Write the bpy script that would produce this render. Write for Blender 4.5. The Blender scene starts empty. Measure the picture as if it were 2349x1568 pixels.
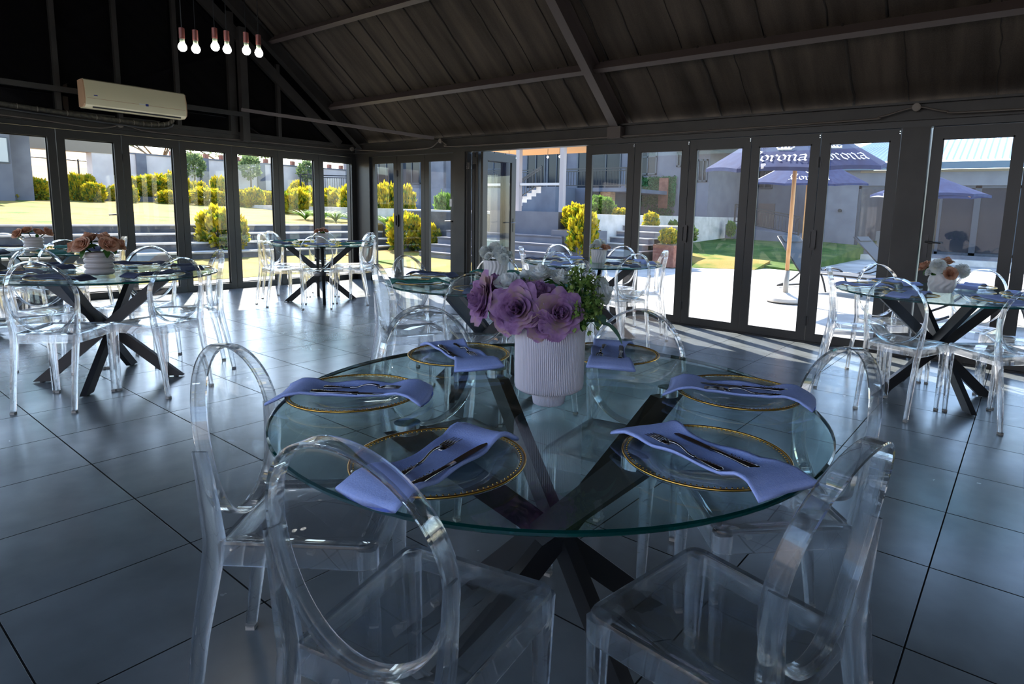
import bpy, bmesh, math, random
import numpy as np
from mathutils import Vector, Matrix, Quaternion

# ------------------------------------------------------------------ camera, light, exposure
sc = bpy.context.scene
col = sc.collection
PI = math.pi
R = math.radians
rnd = random.Random(7)

def cam_matrix(yaw, pitch, roll, loc):
    yaw, pitch, roll = R(yaw), R(pitch), R(roll)
    f = Vector((math.cos(yaw)*math.cos(pitch), math.sin(yaw)*math.cos(pitch), math.sin(pitch)))
    r = f.cross(Vector((0, 0, 1))).normalized(); u = r.cross(f)
    r2 = r*math.cos(roll) + u*math.sin(roll); u2 = -r*math.sin(roll) + u*math.cos(roll)
    m = Matrix((r2, u2, -f)).transposed().to_4x4()
    m.translation = loc
    return m
cd = bpy.data.cameras.new('camera')
cam = bpy.data.objects.new('camera', cd); col.objects.link(cam)
cam.matrix_world = cam_matrix(127.579, -8.119, 1.492, Vector((0, 0, 1.24)))
cd.sensor_fit = 'HORIZONTAL'; cd.sensor_width = 36; cd.lens = 21.632
cd.shift_x = -96.9/2349; cd.shift_y = -97.3/2349
cd.clip_start = 0.02; cd.clip_end = 400
sc.camera = cam

SUN_AZ, SUN_EL = 153.0, 41.0          # direction towards the sun
world = bpy.data.worlds.new('world'); sc.world = world; world.use_nodes = True
wn = world.node_tree; wn.nodes.clear()
wo = wn.nodes.new('ShaderNodeOutputWorld'); wb = wn.nodes.new('ShaderNodeBackground')
ws = wn.nodes.new('ShaderNodeTexSky'); ws.sky_type = 'NISHITA'; ws.sun_disc = False
ws.sun_elevation = R(SUN_EL); ws.sun_rotation = R(90-SUN_AZ); ws.altitude = 1500; ws.air_density = 1.2; ws.dust_density = 1.5
wn.links.new(ws.outputs[0], wb.inputs[0]); wn.links.new(wb.outputs[0], wo.inputs[0])
wb.inputs[1].default_value = 0.38
sd = bpy.data.lights.new('sun', 'SUN'); sd.energy = 7.4; sd.angle = R(0.6); sd.color = (1.0, 0.94, 0.84)
sun = bpy.data.objects.new('sun', sd); col.objects.link(sun)
sv = Vector((math.cos(R(SUN_AZ))*math.cos(R(SUN_EL)), math.sin(R(SUN_AZ))*math.cos(R(SUN_EL)), math.sin(R(SUN_EL))))
sun.rotation_euler = sv.to_track_quat('Z', 'Y').to_euler(); sun.location = sv*30
sc.view_settings.view_transform = 'Standard'; sc.view_settings.look = 'None'
sc.view_settings.gamma = 1; sc.view_settings.use_curve_mapping = False
sc.view_settings.exposure = 1.28
cy = sc.cycles
cy.max_bounces = 14; cy.diffuse_bounces = 4; cy.glossy_bounces = 5; cy.transmission_bounces = 12
cy.transparent_max_bounces = 40; cy.sample_clamp_indirect = 6.0; cy.use_denoising = True
cy.caustics_reflective = False; cy.caustics_refractive = True; cy.blur_glossy = 0.5

# ------------------------------------------------------------------ tagging helpers
def tag(o, label=None, cat=None, group=None, kind=None):
    if label: o['label'] = label
    if cat: o['category'] = cat
    if group: o['group'] = group
    if kind: o['kind'] = kind
    return o
def empty(name, loc=(0, 0, 0), rz=0.0, parent=None):
    o = bpy.data.objects.new(name, None); col.objects.link(o)
    o.empty_display_size = 0.1; o.location = loc; o.rotation_euler = (0, 0, rz)
    if parent: o.parent = parent
    return o
kids = {}
def setparent(o, p):
    o.parent = p
    kids.setdefault(p.name, []).append(o)
def copy_tree(o, parent=None):
    c = o.copy(); col.objects.link(c)
    if parent: setparent(c, parent)
    for ch in kids.get(o.name, []): copy_tree(ch, c)
    return c

class MB:
    def __init__(s): s.v = []; s.f = []; s.m = []
    def add(s, vs, fs, mi=0):
        n = len(s.v); s.v += [tuple(p) for p in vs]
        for f in fs: s.f.append([i+n for i in f]); s.m.append(mi)
        return s
    def box(s, c, d, rz=0, M=None, mi=0):
        x, y, z = d[0]/2, d[1]/2, d[2]/2
        vs = [Vector((a*x, b*y, e*z)) for e in (-1, 1) for b in (-1, 1) for a in (-1, 1)]
        T = Matrix.Translation(c) @ (M.to_4x4() if M else Matrix.Rotation(rz, 4, 'Z'))
        return s.add([T @ p for p in vs], [(0, 2, 3, 1), (4, 5, 7, 6), (0, 1, 5, 4), (2, 6, 7, 3), (0, 4, 6, 2), (1, 3, 7, 5)], mi)
    def bx(s, a, b, mi=0):
        return s.box([(a[i]+b[i])/2 for i in range(3)], [abs(b[i]-a[i]) for i in range(3)], mi=mi)
    def beam(s, p, q, w, h, up=(0, 0, 1), w2=None, h2=None, mi=0):
        p, q = Vector(p), Vector(q); d = (q-p).normalized(); up = Vector(up)
        sx = d.cross(up)
        if sx.length < 1e-4: sx = d.cross(Vector((0, 1, 0)))
        sx.normalize(); sy = sx.cross(d)
        w2 = w if w2 is None else w2; h2 = h if h2 is None else h2
        vs = []
        for (c, a, b) in ((p, w, h), (q, w2, h2)):
            for (i, j) in ((-1, -1), (1, -1), (1, 1), (-1, 1)): vs.append(c + sx*(a/2*i) + sy*(b/2*j))
        return s.add(vs, [(0, 1, 2, 3), (7, 6, 5, 4), (0, 4, 5, 1), (1, 5, 6, 2), (2, 6, 7, 3), (3, 7, 4, 0)], mi)
    def tube(s, pts, r, n=8, cap=True, mi=0, closed=False):
        pts = [Vector(p) for p in pts]; k = len(pts)
        rs = r if isinstance(r, (list, tuple)) else [r]*k
        nrm = None; vs = []
        for i, p in enumerate(pts):
            a = pts[(i-1) % k] if (closed or i > 0) else p; b = pts[(i+1) % k] if (closed or i < k-1) else p
            d = (b-a).normalized()
            if nrm is None:
                nrm = d.cross(Vector((0, 0, 1)))
                if nrm.length < 1e-3: nrm = Vector((1, 0, 0))
            nrm = (nrm - d*nrm.dot(d)).normalized(); bn = d.cross(nrm)
            for j in range(n):
                t = 2*PI*j/n; vs.append(p + (nrm*math.cos(t)+bn*math.sin(t))*rs[i])
        fs = []
        for i in range(k if closed else k-1):
            i2 = (i+1) % k
            for j in range(n): fs.append((i*n+j, i*n+(j+1) % n, i2*n+(j+1) % n, i2*n+j))
        if cap and not closed: fs += [tuple(range(n))[::-1], tuple((k-1)*n+j for j in range(n))]
        return s.add(vs, fs, mi)
    def lathe(s, prof, n=32, c=(0, 0, 0), f=None, cap=True, mi=0):
        vs = []
        for (r, z) in prof:
            for j in range(n):
                t = 2*PI*j/n; rr = r if f is None else f(r, t, z)
                vs.append((c[0]+rr*math.cos(t), c[1]+rr*math.sin(t), c[2]+z))
        fs = []; k = len(prof)
        for i in range(k-1):
            for j in range(n): fs.append((i*n+j, i*n+(j+1) % n, (i+1)*n+(j+1) % n, (i+1)*n+j))
        if cap: fs += [tuple(range(n))[::-1], tuple((k-1)*n+j for j in range(n))]
        return s.add(vs, fs, mi)
    def grid(s, nu, nv, fn, mi=0):
        vs = [fn(i/(nu-1), j/(nv-1)) for i in range(nu) for j in range(nv)]
        fs = [(i*nv+j, (i+1)*nv+j, (i+1)*nv+j+1, i*nv+j+1) for i in range(nu-1) for j in range(nv-1)]
        return s.add(vs, fs, mi)
    def build(s, name, mat, parent=None, smooth=False, loc=None, rz=0, auto=False, fix=False):
        me = bpy.data.meshes.new(name); me.from_pydata(s.v, [], s.f)
        if fix:
            b = bmesh.new(); b.from_mesh(me); bmesh.ops.recalc_face_normals(b, faces=b.faces); b.to_mesh(me); b.free()
        mats = mat if isinstance(mat, (list, tuple)) else [mat]
        for m in mats: me.materials.append(m)
        if len(mats) > 1: me.polygons.foreach_set('material_index', s.m)
        if smooth: me.polygons.foreach_set('use_smooth', [True]*len(me.polygons))
        if auto:
            me.polygons.foreach_set('use_smooth', [True]*len(me.polygons)); me.set_sharp_from_angle(angle=R(38))
        me.update()
        o = bpy.data.objects.new(name, me); col.objects.link(o)
        if parent: setparent(o, parent)
        if loc is not None: o.location = loc; o.rotation_euler = (0, 0, rz)
        return o

# ------------------------------------------------------------------ materials
def newmat(name):
    m = bpy.data.materials.new(name); m.use_nodes = True
    nt = m.node_tree; b = nt.nodes['Principled BSDF']
    return m, nt, b
def P(name, color, rough=0.5, metal=0.0, spec=0.5, trans=0.0, emit=None, es=0.0, coat=0.0):
    m, nt, b = newmat(name)
    b.inputs['Base Color'].default_value = (*color, 1); b.inputs['Roughness'].default_value = rough
    b.inputs['Metallic'].default_value = metal; b.inputs['Specular IOR Level'].default_value = spec
    b.inputs['Transmission Weight'].default_value = trans; b.inputs['Coat Weight'].default_value = coat
    if emit: b.inputs['Emission Color'].default_value = (*emit, 1); b.inputs['Emission Strength'].default_value = es
    return m
def N(name, c1, c2, scale=5, rough=0.8, bump=0.0, bscale=None, stretch=(1, 1, 1), spec=0.3, detail=6, c3=None, pos=(0.35, 0.65), metal=0, trans=False):
    m, nt, b = newmat(name)
    tc = nt.nodes.new('ShaderNodeTexCoord'); mp = nt.nodes.new('ShaderNodeMapping'); mp.inputs['Scale'].default_value = stretch
    nt.links.new(tc.outputs['Object'], mp.inputs[0])
    no = nt.nodes.new('ShaderNodeTexNoise'); no.inputs['Scale'].default_value = scale; no.inputs['Detail'].default_value = detail
    nt.links.new(mp.outputs[0], no.inputs[0])
    cr = nt.nodes.new('ShaderNodeValToRGB'); cr.color_ramp.elements[0].position = pos[0]; cr.color_ramp.elements[1].position = pos[1]
    cr.color_ramp.elements[0].color = (*c1, 1); cr.color_ramp.elements[1].color = (*c2, 1)
    if c3:
        e = cr.color_ramp.elements.new((pos[0]+pos[1])/2); e.color = (*c3, 1)
    nt.links.new(no.outputs[0], cr.inputs[0]); nt.links.new(cr.outputs[0], b.inputs['Base Color'])
    b.inputs['Roughness'].default_value = rough; b.inputs['Specular IOR Level'].default_value = spec; b.inputs['Metallic'].default_value = metal
    if bump:
        n2 = nt.nodes.new('ShaderNodeTexNoise'); n2.inputs['Scale'].default_value = bscale or scale*4; n2.inputs['Detail'].default_value = 8
        nt.links.new(mp.outputs[0], n2.inputs[0])
        bp = nt.nodes.new('ShaderNodeBump'); bp.inputs['Strength'].default_value = bump; bp.inputs['Distance'].default_value = 0.02
        nt.links.new(n2.outputs[0], bp.inputs['Height']); nt.links.new(bp.outputs[0], b.inputs['Normal'])
    if trans:   # thin leaves and petals let part of the light through
        tr = nt.nodes.new('ShaderNodeBsdfTranslucent'); nt.links.new(cr.outputs[0], tr.inputs[0])
        mx = nt.nodes.new('ShaderNodeMixShader'); mx.inputs[0].default_value = 0.4
        out = nt.nodes['Material Output']
        nt.links.new(b.outputs[0], mx.inputs[1]); nt.links.new(tr.outputs[0], mx.inputs[2]); nt.links.new(mx.outputs[0], out.inputs[0])
    return m
def thin_glass(name, tint, rough=0.0, refl=1.0):
    m = bpy.data.materials.new(name); m.use_nodes = True; nt = m.node_tree; nt.nodes.clear()
    out = nt.nodes.new('ShaderNodeOutputMaterial'); tr = nt.nodes.new('ShaderNodeBsdfTransparent'); gl = nt.nodes.new('ShaderNodeBsdfGlossy')
    tr.inputs[0].default_value = (*tint, 1); gl.inputs['Roughness'].default_value = rough
    lw = nt.nodes.new('ShaderNodeLayerWeight'); pw = nt.nodes.new('ShaderNodeMath'); pw.operation = 'POWER'; pw.inputs[1].default_value = 5
    lw.inputs[0].default_value = 0.5
    ma = nt.nodes.new('ShaderNodeMath'); ma.operation = 'MULTIPLY_ADD'; ma.inputs[1].default_value = 0.9*refl; ma.inputs[2].default_value = 0.04*refl
    mx = nt.nodes.new('ShaderNodeMixShader')
    nt.links.new(lw.outputs['Facing'], pw.inputs[0]); nt.links.new(pw.outputs[0], ma.inputs[0]); nt.links.new(ma.outputs[0], mx.inputs[0])
    nt.links.new(tr.outputs[0], mx.inputs[1]); nt.links.new(gl.outputs[0], mx.inputs[2]); nt.links.new(mx.outputs[0], out.inputs[0])
    return m
def acrylic(name, tint, clear=0.32, ior=1.49):
    m = bpy.data.materials.new(name); m.use_nodes = True; nt = m.node_tree; nt.nodes.clear()
    out = nt.nodes.new('ShaderNodeOutputMaterial'); tr = nt.nodes.new('ShaderNodeBsdfTransparent'); gl = nt.nodes.new('ShaderNodeBsdfGlass')
    tr.inputs[0].default_value = (*tint, 1); gl.inputs['Color'].default_value = (*tint, 1); gl.inputs['Roughness'].default_value = 0.0; gl.inputs['IOR'].default_value = ior
    mx = nt.nodes.new('ShaderNodeMixShader'); mx.inputs[0].default_value = clear
    nt.links.new(gl.outputs[0], mx.inputs[1]); nt.links.new(tr.outputs[0], mx.inputs[2]); nt.links.new(mx.outputs[0], out.inputs[0])
    return m

def tile_mat():
    m, nt, b = newmat('slate_tile')
    tc = nt.nodes.new('ShaderNodeTexCoord')
    mp = nt.nodes.new('ShaderNodeMapping'); mp.inputs['Location'].default_value = (2.33+54, -0.87+54, 0)
    nt.links.new(tc.outputs['Object'], mp.inputs[0])
    br = nt.nodes.new('ShaderNodeTexBrick'); br.offset = 0; br.squash = 1
    br.inputs['Scale'].default_value = 1; br.inputs['Brick Width'].default_value = 0.54; br.inputs['Row Height'].default_value = 0.54
    br.inputs['Mortar Size'].default_value = 0.0032; br.inputs['Mortar Smooth'].default_value = 0.3
    br.inputs['Color1'].default_value = (0.135, 0.150, 0.158, 1); br.inputs['Color2'].default_value = (0.160, 0.175, 0.182, 1); br.inputs['Mortar'].default_value = (0.014, 0.014, 0.014, 1)
    nt.links.new(mp.outputs[0], br.inputs[0])
    no = nt.nodes.new('ShaderNodeTexNoise'); no.inputs['Scale'].default_value = 3.0; no.inputs['Detail'].default_value = 10; nt.links.new(tc.outputs['Object'], no.inputs[0])
    mr = nt.nodes.new('ShaderNodeMapRange'); mr.inputs[1].default_value = 0.3; mr.inputs[2].default_value = 0.7; mr.inputs[3].default_value = 0.78; mr.inputs[4].default_value = 1.2
    nt.links.new(no.outputs[0], mr.inputs[0])
    mu = nt.nodes.new('ShaderNodeMix'); mu.data_type = 'RGBA'; mu.blend_type = 'MULTIPLY'; mu.inputs[0].default_value = 1
    nt.links.new(br.outputs[0], mu.inputs[6]); nt.links.new(mr.outputs[0], mu.inputs[7]); nt.links.new(mu.outputs[2], b.inputs['Base Color'])
    n2 = nt.nodes.new('ShaderNodeTexNoise'); n2.inputs['Scale'].default_value = 9; n2.inputs['Detail'].default_value = 6; nt.links.new(tc.outputs['Object'], n2.inputs[0])
    m2 = nt.nodes.new('ShaderNodeMapRange'); m2.inputs[3].default_value = 0.20; m2.inputs[4].default_value = 0.30
    nt.links.new(n2.outputs[0], m2.inputs[0]); nt.links.new(m2.outputs[0], b.inputs['Roughness'])
    mrs = nt.nodes.new('ShaderNodeMapRange'); mrs.inputs[3].default_value = 1.0; mrs.inputs[4].default_value = 0.0
    nt.links.new(br.outputs['Fac'], mrs.inputs[0]); nt.links.new(mrs.outputs[0], b.inputs['Specular IOR Level'])
    n3 = nt.nodes.new('ShaderNodeTexNoise'); n3.inputs['Scale'].default_value = 60; n3.inputs['Detail'].default_value = 4; nt.links.new(tc.outputs['Object'], n3.inputs[0])
    sub = nt.nodes.new('ShaderNodeMath'); sub.operation = 'MULTIPLY_ADD'; sub.inputs[1].default_value = -1.0
    nt.links.new(br.outputs['Fac'], sub.inputs[0])
    m3 = nt.nodes.new('ShaderNodeMath'); m3.operation = 'MULTIPLY'; m3.inputs[1].default_value = 0.12
    nt.links.new(n3.outputs[0], m3.inputs[0]); nt.links.new(m3.outputs[0], sub.inputs[2])
    bp = nt.nodes.new('ShaderNodeBump'); bp.inputs['Strength'].default_value = 0.35; bp.inputs['Distance'].default_value = 0.004
    nt.links.new(sub.outputs[0], bp.inputs['Height']); nt.links.new(bp.outputs[0], b.inputs['Normal'])
    return m
def cloth_roof_mat():
    m, nt, b = newmat('roof_underlay')
    tc = nt.nodes.new('ShaderNodeTexCoord'); mp = nt.nodes.new('ShaderNodeMapping'); mp.inputs['Scale'].default_value = (1, 0.12, 0.12)
    nt.links.new(tc.outputs['Object'], mp.inputs[0])
    no = nt.nodes.new('ShaderNodeTexNoise'); no.inputs['Scale'].default_value = 6; no.inputs['Detail'].default_value = 8; nt.links.new(mp.outputs[0], no.inputs[0])
    fi = nt.nodes.new('ShaderNodeTexNoise'); fi.inputs['Scale'].default_value = 140; fi.inputs['Detail'].default_value = 3; nt.links.new(tc.outputs['Object'], fi.inputs[0])
    ad = nt.nodes.new('ShaderNodeMath'); ad.operation = 'MULTIPLY_ADD'; ad.inputs[1].default_value = 0.35; nt.links.new(fi.outputs[0], ad.inputs[0]); nt.links.new(no.outputs[0], ad.inputs[2])
    cr = nt.nodes.new('ShaderNodeValToRGB'); cr.color_ramp.elements[0].position = 0.45; cr.color_ramp.elements[1].position = 0.9
    cr.color_ramp.elements[0].color = (0.022, 0.017, 0.013, 1); cr.color_ramp.elements[1].color = (0.085, 0.068, 0.052, 1)
    nt.links.new(ad.outputs[0], cr.inputs[0]); nt.links.new(cr.outputs[0], b.inputs['Base Color'])
    b.inputs['Roughness'].default_value = 0.8; b.inputs['Specular IOR Level'].default_value = 0.25
    bp = nt.nodes.new('ShaderNodeBump'); bp.inputs['Strength'].default_value = 0.8; bp.inputs['Distance'].default_value = 0.03
    nt.links.new(no.outputs[0], bp.inputs['Height']); nt.links.new(bp.outputs[0], b.inputs['Normal'])
    return m
M = dict(
    tile=tile_mat(), roof=cloth_roof_mat(),
    alu=P('charcoal_aluminium', (0.019, 0.018, 0.017), 0.42, 0.0, 0.5),
    aluout=P('grey_aluminium', (0.035, 0.045, 0.06), 0.35),
    steel=N('dark_painted_steel', (0.026, 0.024, 0.022), (0.042, 0.038, 0.034), 3, 0.45, spec=0.4),
    purlin=P('brown_painted_steel', (0.085, 0.066, 0.06), 0.45),
    black=P('black_metal', (0.012, 0.012, 0.014), 0.35), blackglass=P('black_glass', (0.004, 0.004, 0.005), 0.06, spec=0.35),
    pane=thin_glass('window_glass', (0.975, 0.98, 0.975), refl=0.5),
    tabtop=thin_glass('table_glass', (0.80, 0.92, 0.915)), rim=P('green_glass_edge', (0.0, 0.035, 0.032), 0.08, trans=0.25),
    acr=acrylic('clear_polycarbonate', (0.975, 0.982, 0.99)), acrp=thin_glass('clear_polycarbonate_sheet', (0.97, 0.98, 0.985), refl=0.8),
    foot=P('grey_foot_cap', (0.35, 0.33, 0.30), 0.5), chrome=P('chrome', (0.75, 0.75, 0.75), 0.15, 1.0),
    tableleg=P('table_leg_metal', (0.012, 0.012, 0.014), 0.36, spec=0.5),
    plate=acrylic('plate_glass', (0.98, 0.99, 0.99), 0.55), gold=P('gold', (0.62, 0.36, 0.08), 0.25, 1.0),
    nap_blue=N('blue_lilac_napkin', (0.38, 0.48, 0.92), (0.45, 0.55, 0.96), 200, 0.85, bump=0.15, bscale=400),
    nap_navy=N('navy_napkin', (0.05, 0.06, 0.11), (0.07, 0.08, 0.14), 200, 0.85),
    nap_green=N('green_napkin', (0.05, 0.22, 0.19), (0.07, 0.27, 0.23), 200, 0.85),
    nap_grey=N('slate_napkin', (0.10, 0.12, 0.22), (0.13, 0.16, 0.26), 200, 0.85),
    cutlery=P('dark_polished_steel', (0.33, 0.32, 0.33), 0.16, 1.0),
    ceramic=P('white_ceramic', (0.70, 0.69, 0.70), 0.45), ceramicm=P('matt_white_ceramic', (0.62, 0.60, 0.66), 0.6),
    cream=P('cream_ceramic', (0.46, 0.41, 0.39), 0.35),
    peach=N('peach_petal', (0.62, 0.30, 0.18), (0.88, 0.62, 0.46), 2.5, 0.7, trans=True, pos=(0.3, 0.7)),
    mauve=N('mauve_petal', (0.24, 0.105, 0.26), (0.50, 0.36, 0.30), 2.2, 0.7, trans=True, c3=(0.48, 0.27, 0.50), pos=(0.3, 0.7)),
    whitep=N('white_petal', (0.80, 0.84, 0.86), (0.90, 0.91, 0.86), 2, 0.7, trans=True),
    leaf=N('dark_leaf', (0.03, 0.10, 0.02), (0.08, 0.20, 0.04), 20, 0.6, trans=True), leafl=N('light_leaf', (0.17, 0.30, 0.06), (0.42, 0.55, 0.16), 40, 0.6, trans=True),
    euca=N('eucalyptus_leaf', (0.12, 0.26, 0.18), (0.20, 0.36, 0.27), 20, 0.65, trans=True),
    bulb=P('lit_bulb', (1, 1, 1), 0.3, emit=(1.0, 0.97, 0.9), es=9), bulbn=P('bulb_collar', (0.35, 0.4, 0.28), 0.4), socket=P('copper_socket', (0.20, 0.06, 0.05), 0.4, 0.3),
    ac=P('cream_plastic', (0.72, 0.64, 0.42), 0.3), acside=P('aged_plastic', (0.55, 0.34, 0.20), 0.45), blue=P('blue_sticker', (0.02, 0.04, 0.25), 0.4),
    ivory=P('ivory_plastic', (0.20, 0.17, 0.14), 0.5), wire=P('cable_sheath', (0.10, 0.08, 0.065), 0.5), white=P('white_plastic', (0.75, 0.75, 0.75), 0.4), lag=N('pipe_lagging', (0.03, 0.028, 0.025), (0.09, 0.08, 0.06), 30, 0.8),
    patio=N('pale_paving', (0.30, 0.285, 0.265), (0.50, 0.48, 0.45), 1.2, 0.9, bump=0.5, bscale=9, c3=(0.43, 0.41, 0.385)),
    grass=N('dry_lawn', (0.07, 0.125, 0.01), (0.29, 0.185, 0.045), 1.1, 0.95, bump=0.8, bscale=40, c3=(0.23, 0.18, 0.035), pos=(0.33, 0.6)),
    lawn=N('green_lawn', (0.035, 0.085, 0.01), (0.09, 0.14, 0.025), 2, 0.95, bump=0.8, bscale=40),
    field=N('dry_field', (0.30, 0.17, 0.07), (0.42, 0.27, 0.11), 0.2, 1.0, stretch=(1, 0.4, 1)),
    block=N('grey_blockwork', (0.07, 0.07, 0.078), (0.115, 0.115, 0.12), 3, 0.9, bump=0.3), tread=N('concrete_coping', (0.45, 0.42, 0.38), (0.60, 0.56, 0.52), 4, 0.9),
    render=N('grey_plaster', (0.125, 0.125, 0.145), (0.155, 0.155, 0.175), 2, 0.95, bump=0.05), renderb=N('blue_grey_plaster', (0.07, 0.085, 0.115), (0.09, 0.11, 0.145), 2, 0.95),
    pinkw=N('beige_boundary_plaster', (0.58, 0.50, 0.47), (0.68, 0.60, 0.56), 2, 0.95), pill=N('grey_pillar_plaster', (0.14, 0.14, 0.16), (0.19, 0.19, 0.21), 2, 0.95), brickr=N('red_brick', (0.26, 0.10, 0.07), (0.36, 0.16, 0.11), 12, 0.95),
    cladding=N('stone_cladding', (0.26, 0.15, 0.09), (0.42, 0.28, 0.17), 9, 0.9, stretch=(1, 1, 5), bump=0.4),
    wood=N('varnished_wood', (0.50, 0.24, 0.08), (0.66, 0.36, 0.14), 8, 0.5, stretch=(6, 6, 0.6)), woodr=N('red_wood_panel', (0.14, 0.05, 0.03), (0.24, 0.10, 0.06), 6, 0.7),
    ivy=N('artificial_ivy', (0.01, 0.05, 0.012), (0.05, 0.16, 0.05), 25, 0.8, bump=1.0, bscale=30), roofm=P('corrugated_roof_sheet', (0.42, 0.48, 0.52), 0.35, 0.35), fascia=P('blue_grey_fascia', (0.06, 0.11, 0.16), 0.5), soff=P('beige_plaster_band', (0.26, 0.21, 0.16), 0.9),
    canvas=N('navy_canvas', (0.014, 0.030, 0.11), (0.024, 0.048, 0.15), 6, 0.85, trans=True), canvasg=N('pale_canvas', (0.55, 0.55, 0.56), (0.66, 0.66, 0.66), 6, 0.85, trans=True), pole=N('umbrella_pole_wood', (0.55, 0.27, 0.11), (0.68, 0.38, 0.18), 6, 0.5, stretch=(6, 6, 0.5)), print_=P('white_print', (0.85, 0.85, 0.85), 0.7), crown=P('cream_print', (0.75, 0.70, 0.55), 0.7),
    sling=P('grey_sling_fabric', (0.06, 0.065, 0.075), 0.7), water=P('pool_water', (0.05, 0.45, 0.42), 0.05, spec=0.6), red=P('red_paint', (0.5, 0.02, 0.02), 0.35),
    darkin=P('dark_room_glass', (0.02, 0.024, 0.032), 0.10, spec=0.2), curtain=P('pale_curtain', (0.5, 0.5, 0.48), 0.9), bark=N('bark', (0.12, 0.08, 0.05), (0.2, 0.15, 0.1), 10, 0.9),
    yel=N('golden_foliage', (0.12, 0.20, 0.012), (0.60, 0.44, 0.015), 5, 0.6, trans=True, c3=(0.44, 0.36, 0.015), pos=(0.36, 0.6)),
    grn=N('green_foliage', (0.04, 0.13, 0.02), (0.20, 0.32, 0.05), 9, 0.6, trans=True), olive=N('olive_foliage', (0.08, 0.13, 0.05), (0.24, 0.30, 0.12), 6, 0.7, trans=True),
    jug=P('stone_pot', (0.12, 0.12, 0.13), 0.8),
)

# ------------------------------------------------------------------ room shell
WX, WY = -9.25, 6.38          # inner planes of the gable wall and of the long side wall
S = 0.8465                    # roof slope
RY, EY, EZ = 0.9, 6.62, 2.22  # ridge y, eave y, eave z
RZ = EZ + S*(EY-RY)
def roofz(y): return EZ + S*(EY-y) if y >= RY else RZ - S*(RY-y)
SY = -3.6; RX = 3.3
def struct(o): o['kind'] = 'structure'; return o

struct(MB().bx((WX-0.25, SY, -0.06), (RX, WY+0.12, 0)).build('floor', M['tile']))
m = MB()
th = 0.05
for (ya, yb) in ((EY, RY), (RY, SY)):
    za, zb = roofz(ya), roofz(yb)
    x0, x1 = WX-0.45, RX
    m.add([(x0, ya, za), (x1, ya, za), (x1, yb, zb), (x0, yb, zb), (x0, ya, za+th), (x1, ya, za+th), (x1, yb, zb+th), (x0, yb, zb+th)],
          [(3, 2, 1, 0), (4, 5, 6, 7), (0, 1, 5, 4), (1, 2, 6, 5), (2, 3, 7, 6), (3, 0, 4, 7)])
struct(m.build('ceiling', M['roof'], fix=True))
# seams of the roof underlay, running down the slope
m = MB(); sr = random.Random(3)
x = WX+0.2
while x < RX-0.3:
    for (ya, yb) in ((5.83, EY-0.1), (4.89, 5.83), (3.93, 4.89), (2.97, 3.93)):
        pts = []; jx = sr.uniform(-0.1, 0.1)
        for i in range(9):
            y = ya+(yb-ya)*i/8
            pts.append((x+jx+sr.uniform(-0.008, 0.008)+0.10*math.sin(i/8*PI)*jx, y, roofz(y)-0.004))
        m.tube(pts, sr.choice((0.005, 0.008, 0.013)), 5)
    x += sr.uniform(0.3, 0.62)
tn = [0]
def trim(mb, mat, **k):
    tn[0] += 1
    return struct(mb.build('trim_%d' % tn[0], mat, **k))
trim(m, P('dark_seam', (0.02, 0.016, 0.012), 0.9), smooth=True)
# purlins
for y in (5.83, 4.89, 3.93, 2.97, 2.0):
    z = roofz(y); q = MB()
    n = Vector((0, S, 1)).normalized()
    q.beam((WX, y, z-0.075), (RX, y, z-0.075), 0.055, 0.12, up=n)
    trim(q, M['purlin'])
# rafters: I sections
def rafter(x, d, w, ya=EY-0.12, yb=RY, mat='steel', off=0.02):
    q = MB(); n = Vector((0, S, 1)).normalized()
    a = Vector((x, ya, roofz(ya)))-n*(off+d/2); b = Vector((x, yb, roofz(yb)))-n*(off+d/2)
    q.beam(a, b, 0.012, d, up=n)
    for s in (-1, 1): q.beam(a+n*s*(d/2-0.006), b+n*s*(d/2-0.006), w, 0.014, up=n)
    return trim(q, M[mat])
rafter(-4.0, 0.20, 0.11, mat='purlin'); rafter(1.15, 0.20, 0.11, mat='purlin')
rafter(WX+0.16, 0.17, 0.12); 
n_ = Vector((0, S, 1)).normalized()
trim(MB().beam(Vector((WX+0.04, EY-0.35, roofz(EY-0.35)))-n_*0.36, Vector((WX+0.04, 1.2, roofz(1.2)))-n_*0.36, 0.07, 0.14, up=n_), M['steel'])
# side wall header: track frame, eave beam, sill
trim(MB().bx((WX-0.1, WY-0.03, 2.06), (RX, WY+0.09, 2.115)), M['alu'])
q = MB().bx((WX, WY-0.02, 2.12), (RX, WY+0.10, 2.265)); q.bx((WX, WY-0.07, 2.255), (RX, WY+0.12, 2.275)); q.bx((WX, WY-0.07, 2.115), (RX, WY+0.12, 2.128))
trim(q, M['steel'])
trim(MB().bx((-4.09, WY-0.13, 2.11), (-3.91, WY-0.02, 2.24)), M['purlin'])
# gable header
trim(MB().bx((WX-0.09, SY, 2.06), (WX+0.03, WY-0.03, 2.115)), M['alu'])
q = MB().bx((WX-0.10, SY, 2.12), (WX+0.02, WY-0.03, 2.215)); q.bx((WX-0.10, SY, 2.215), (WX+0.05, WY-0.03, 2.26))
trim(q, M['steel'])
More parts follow.
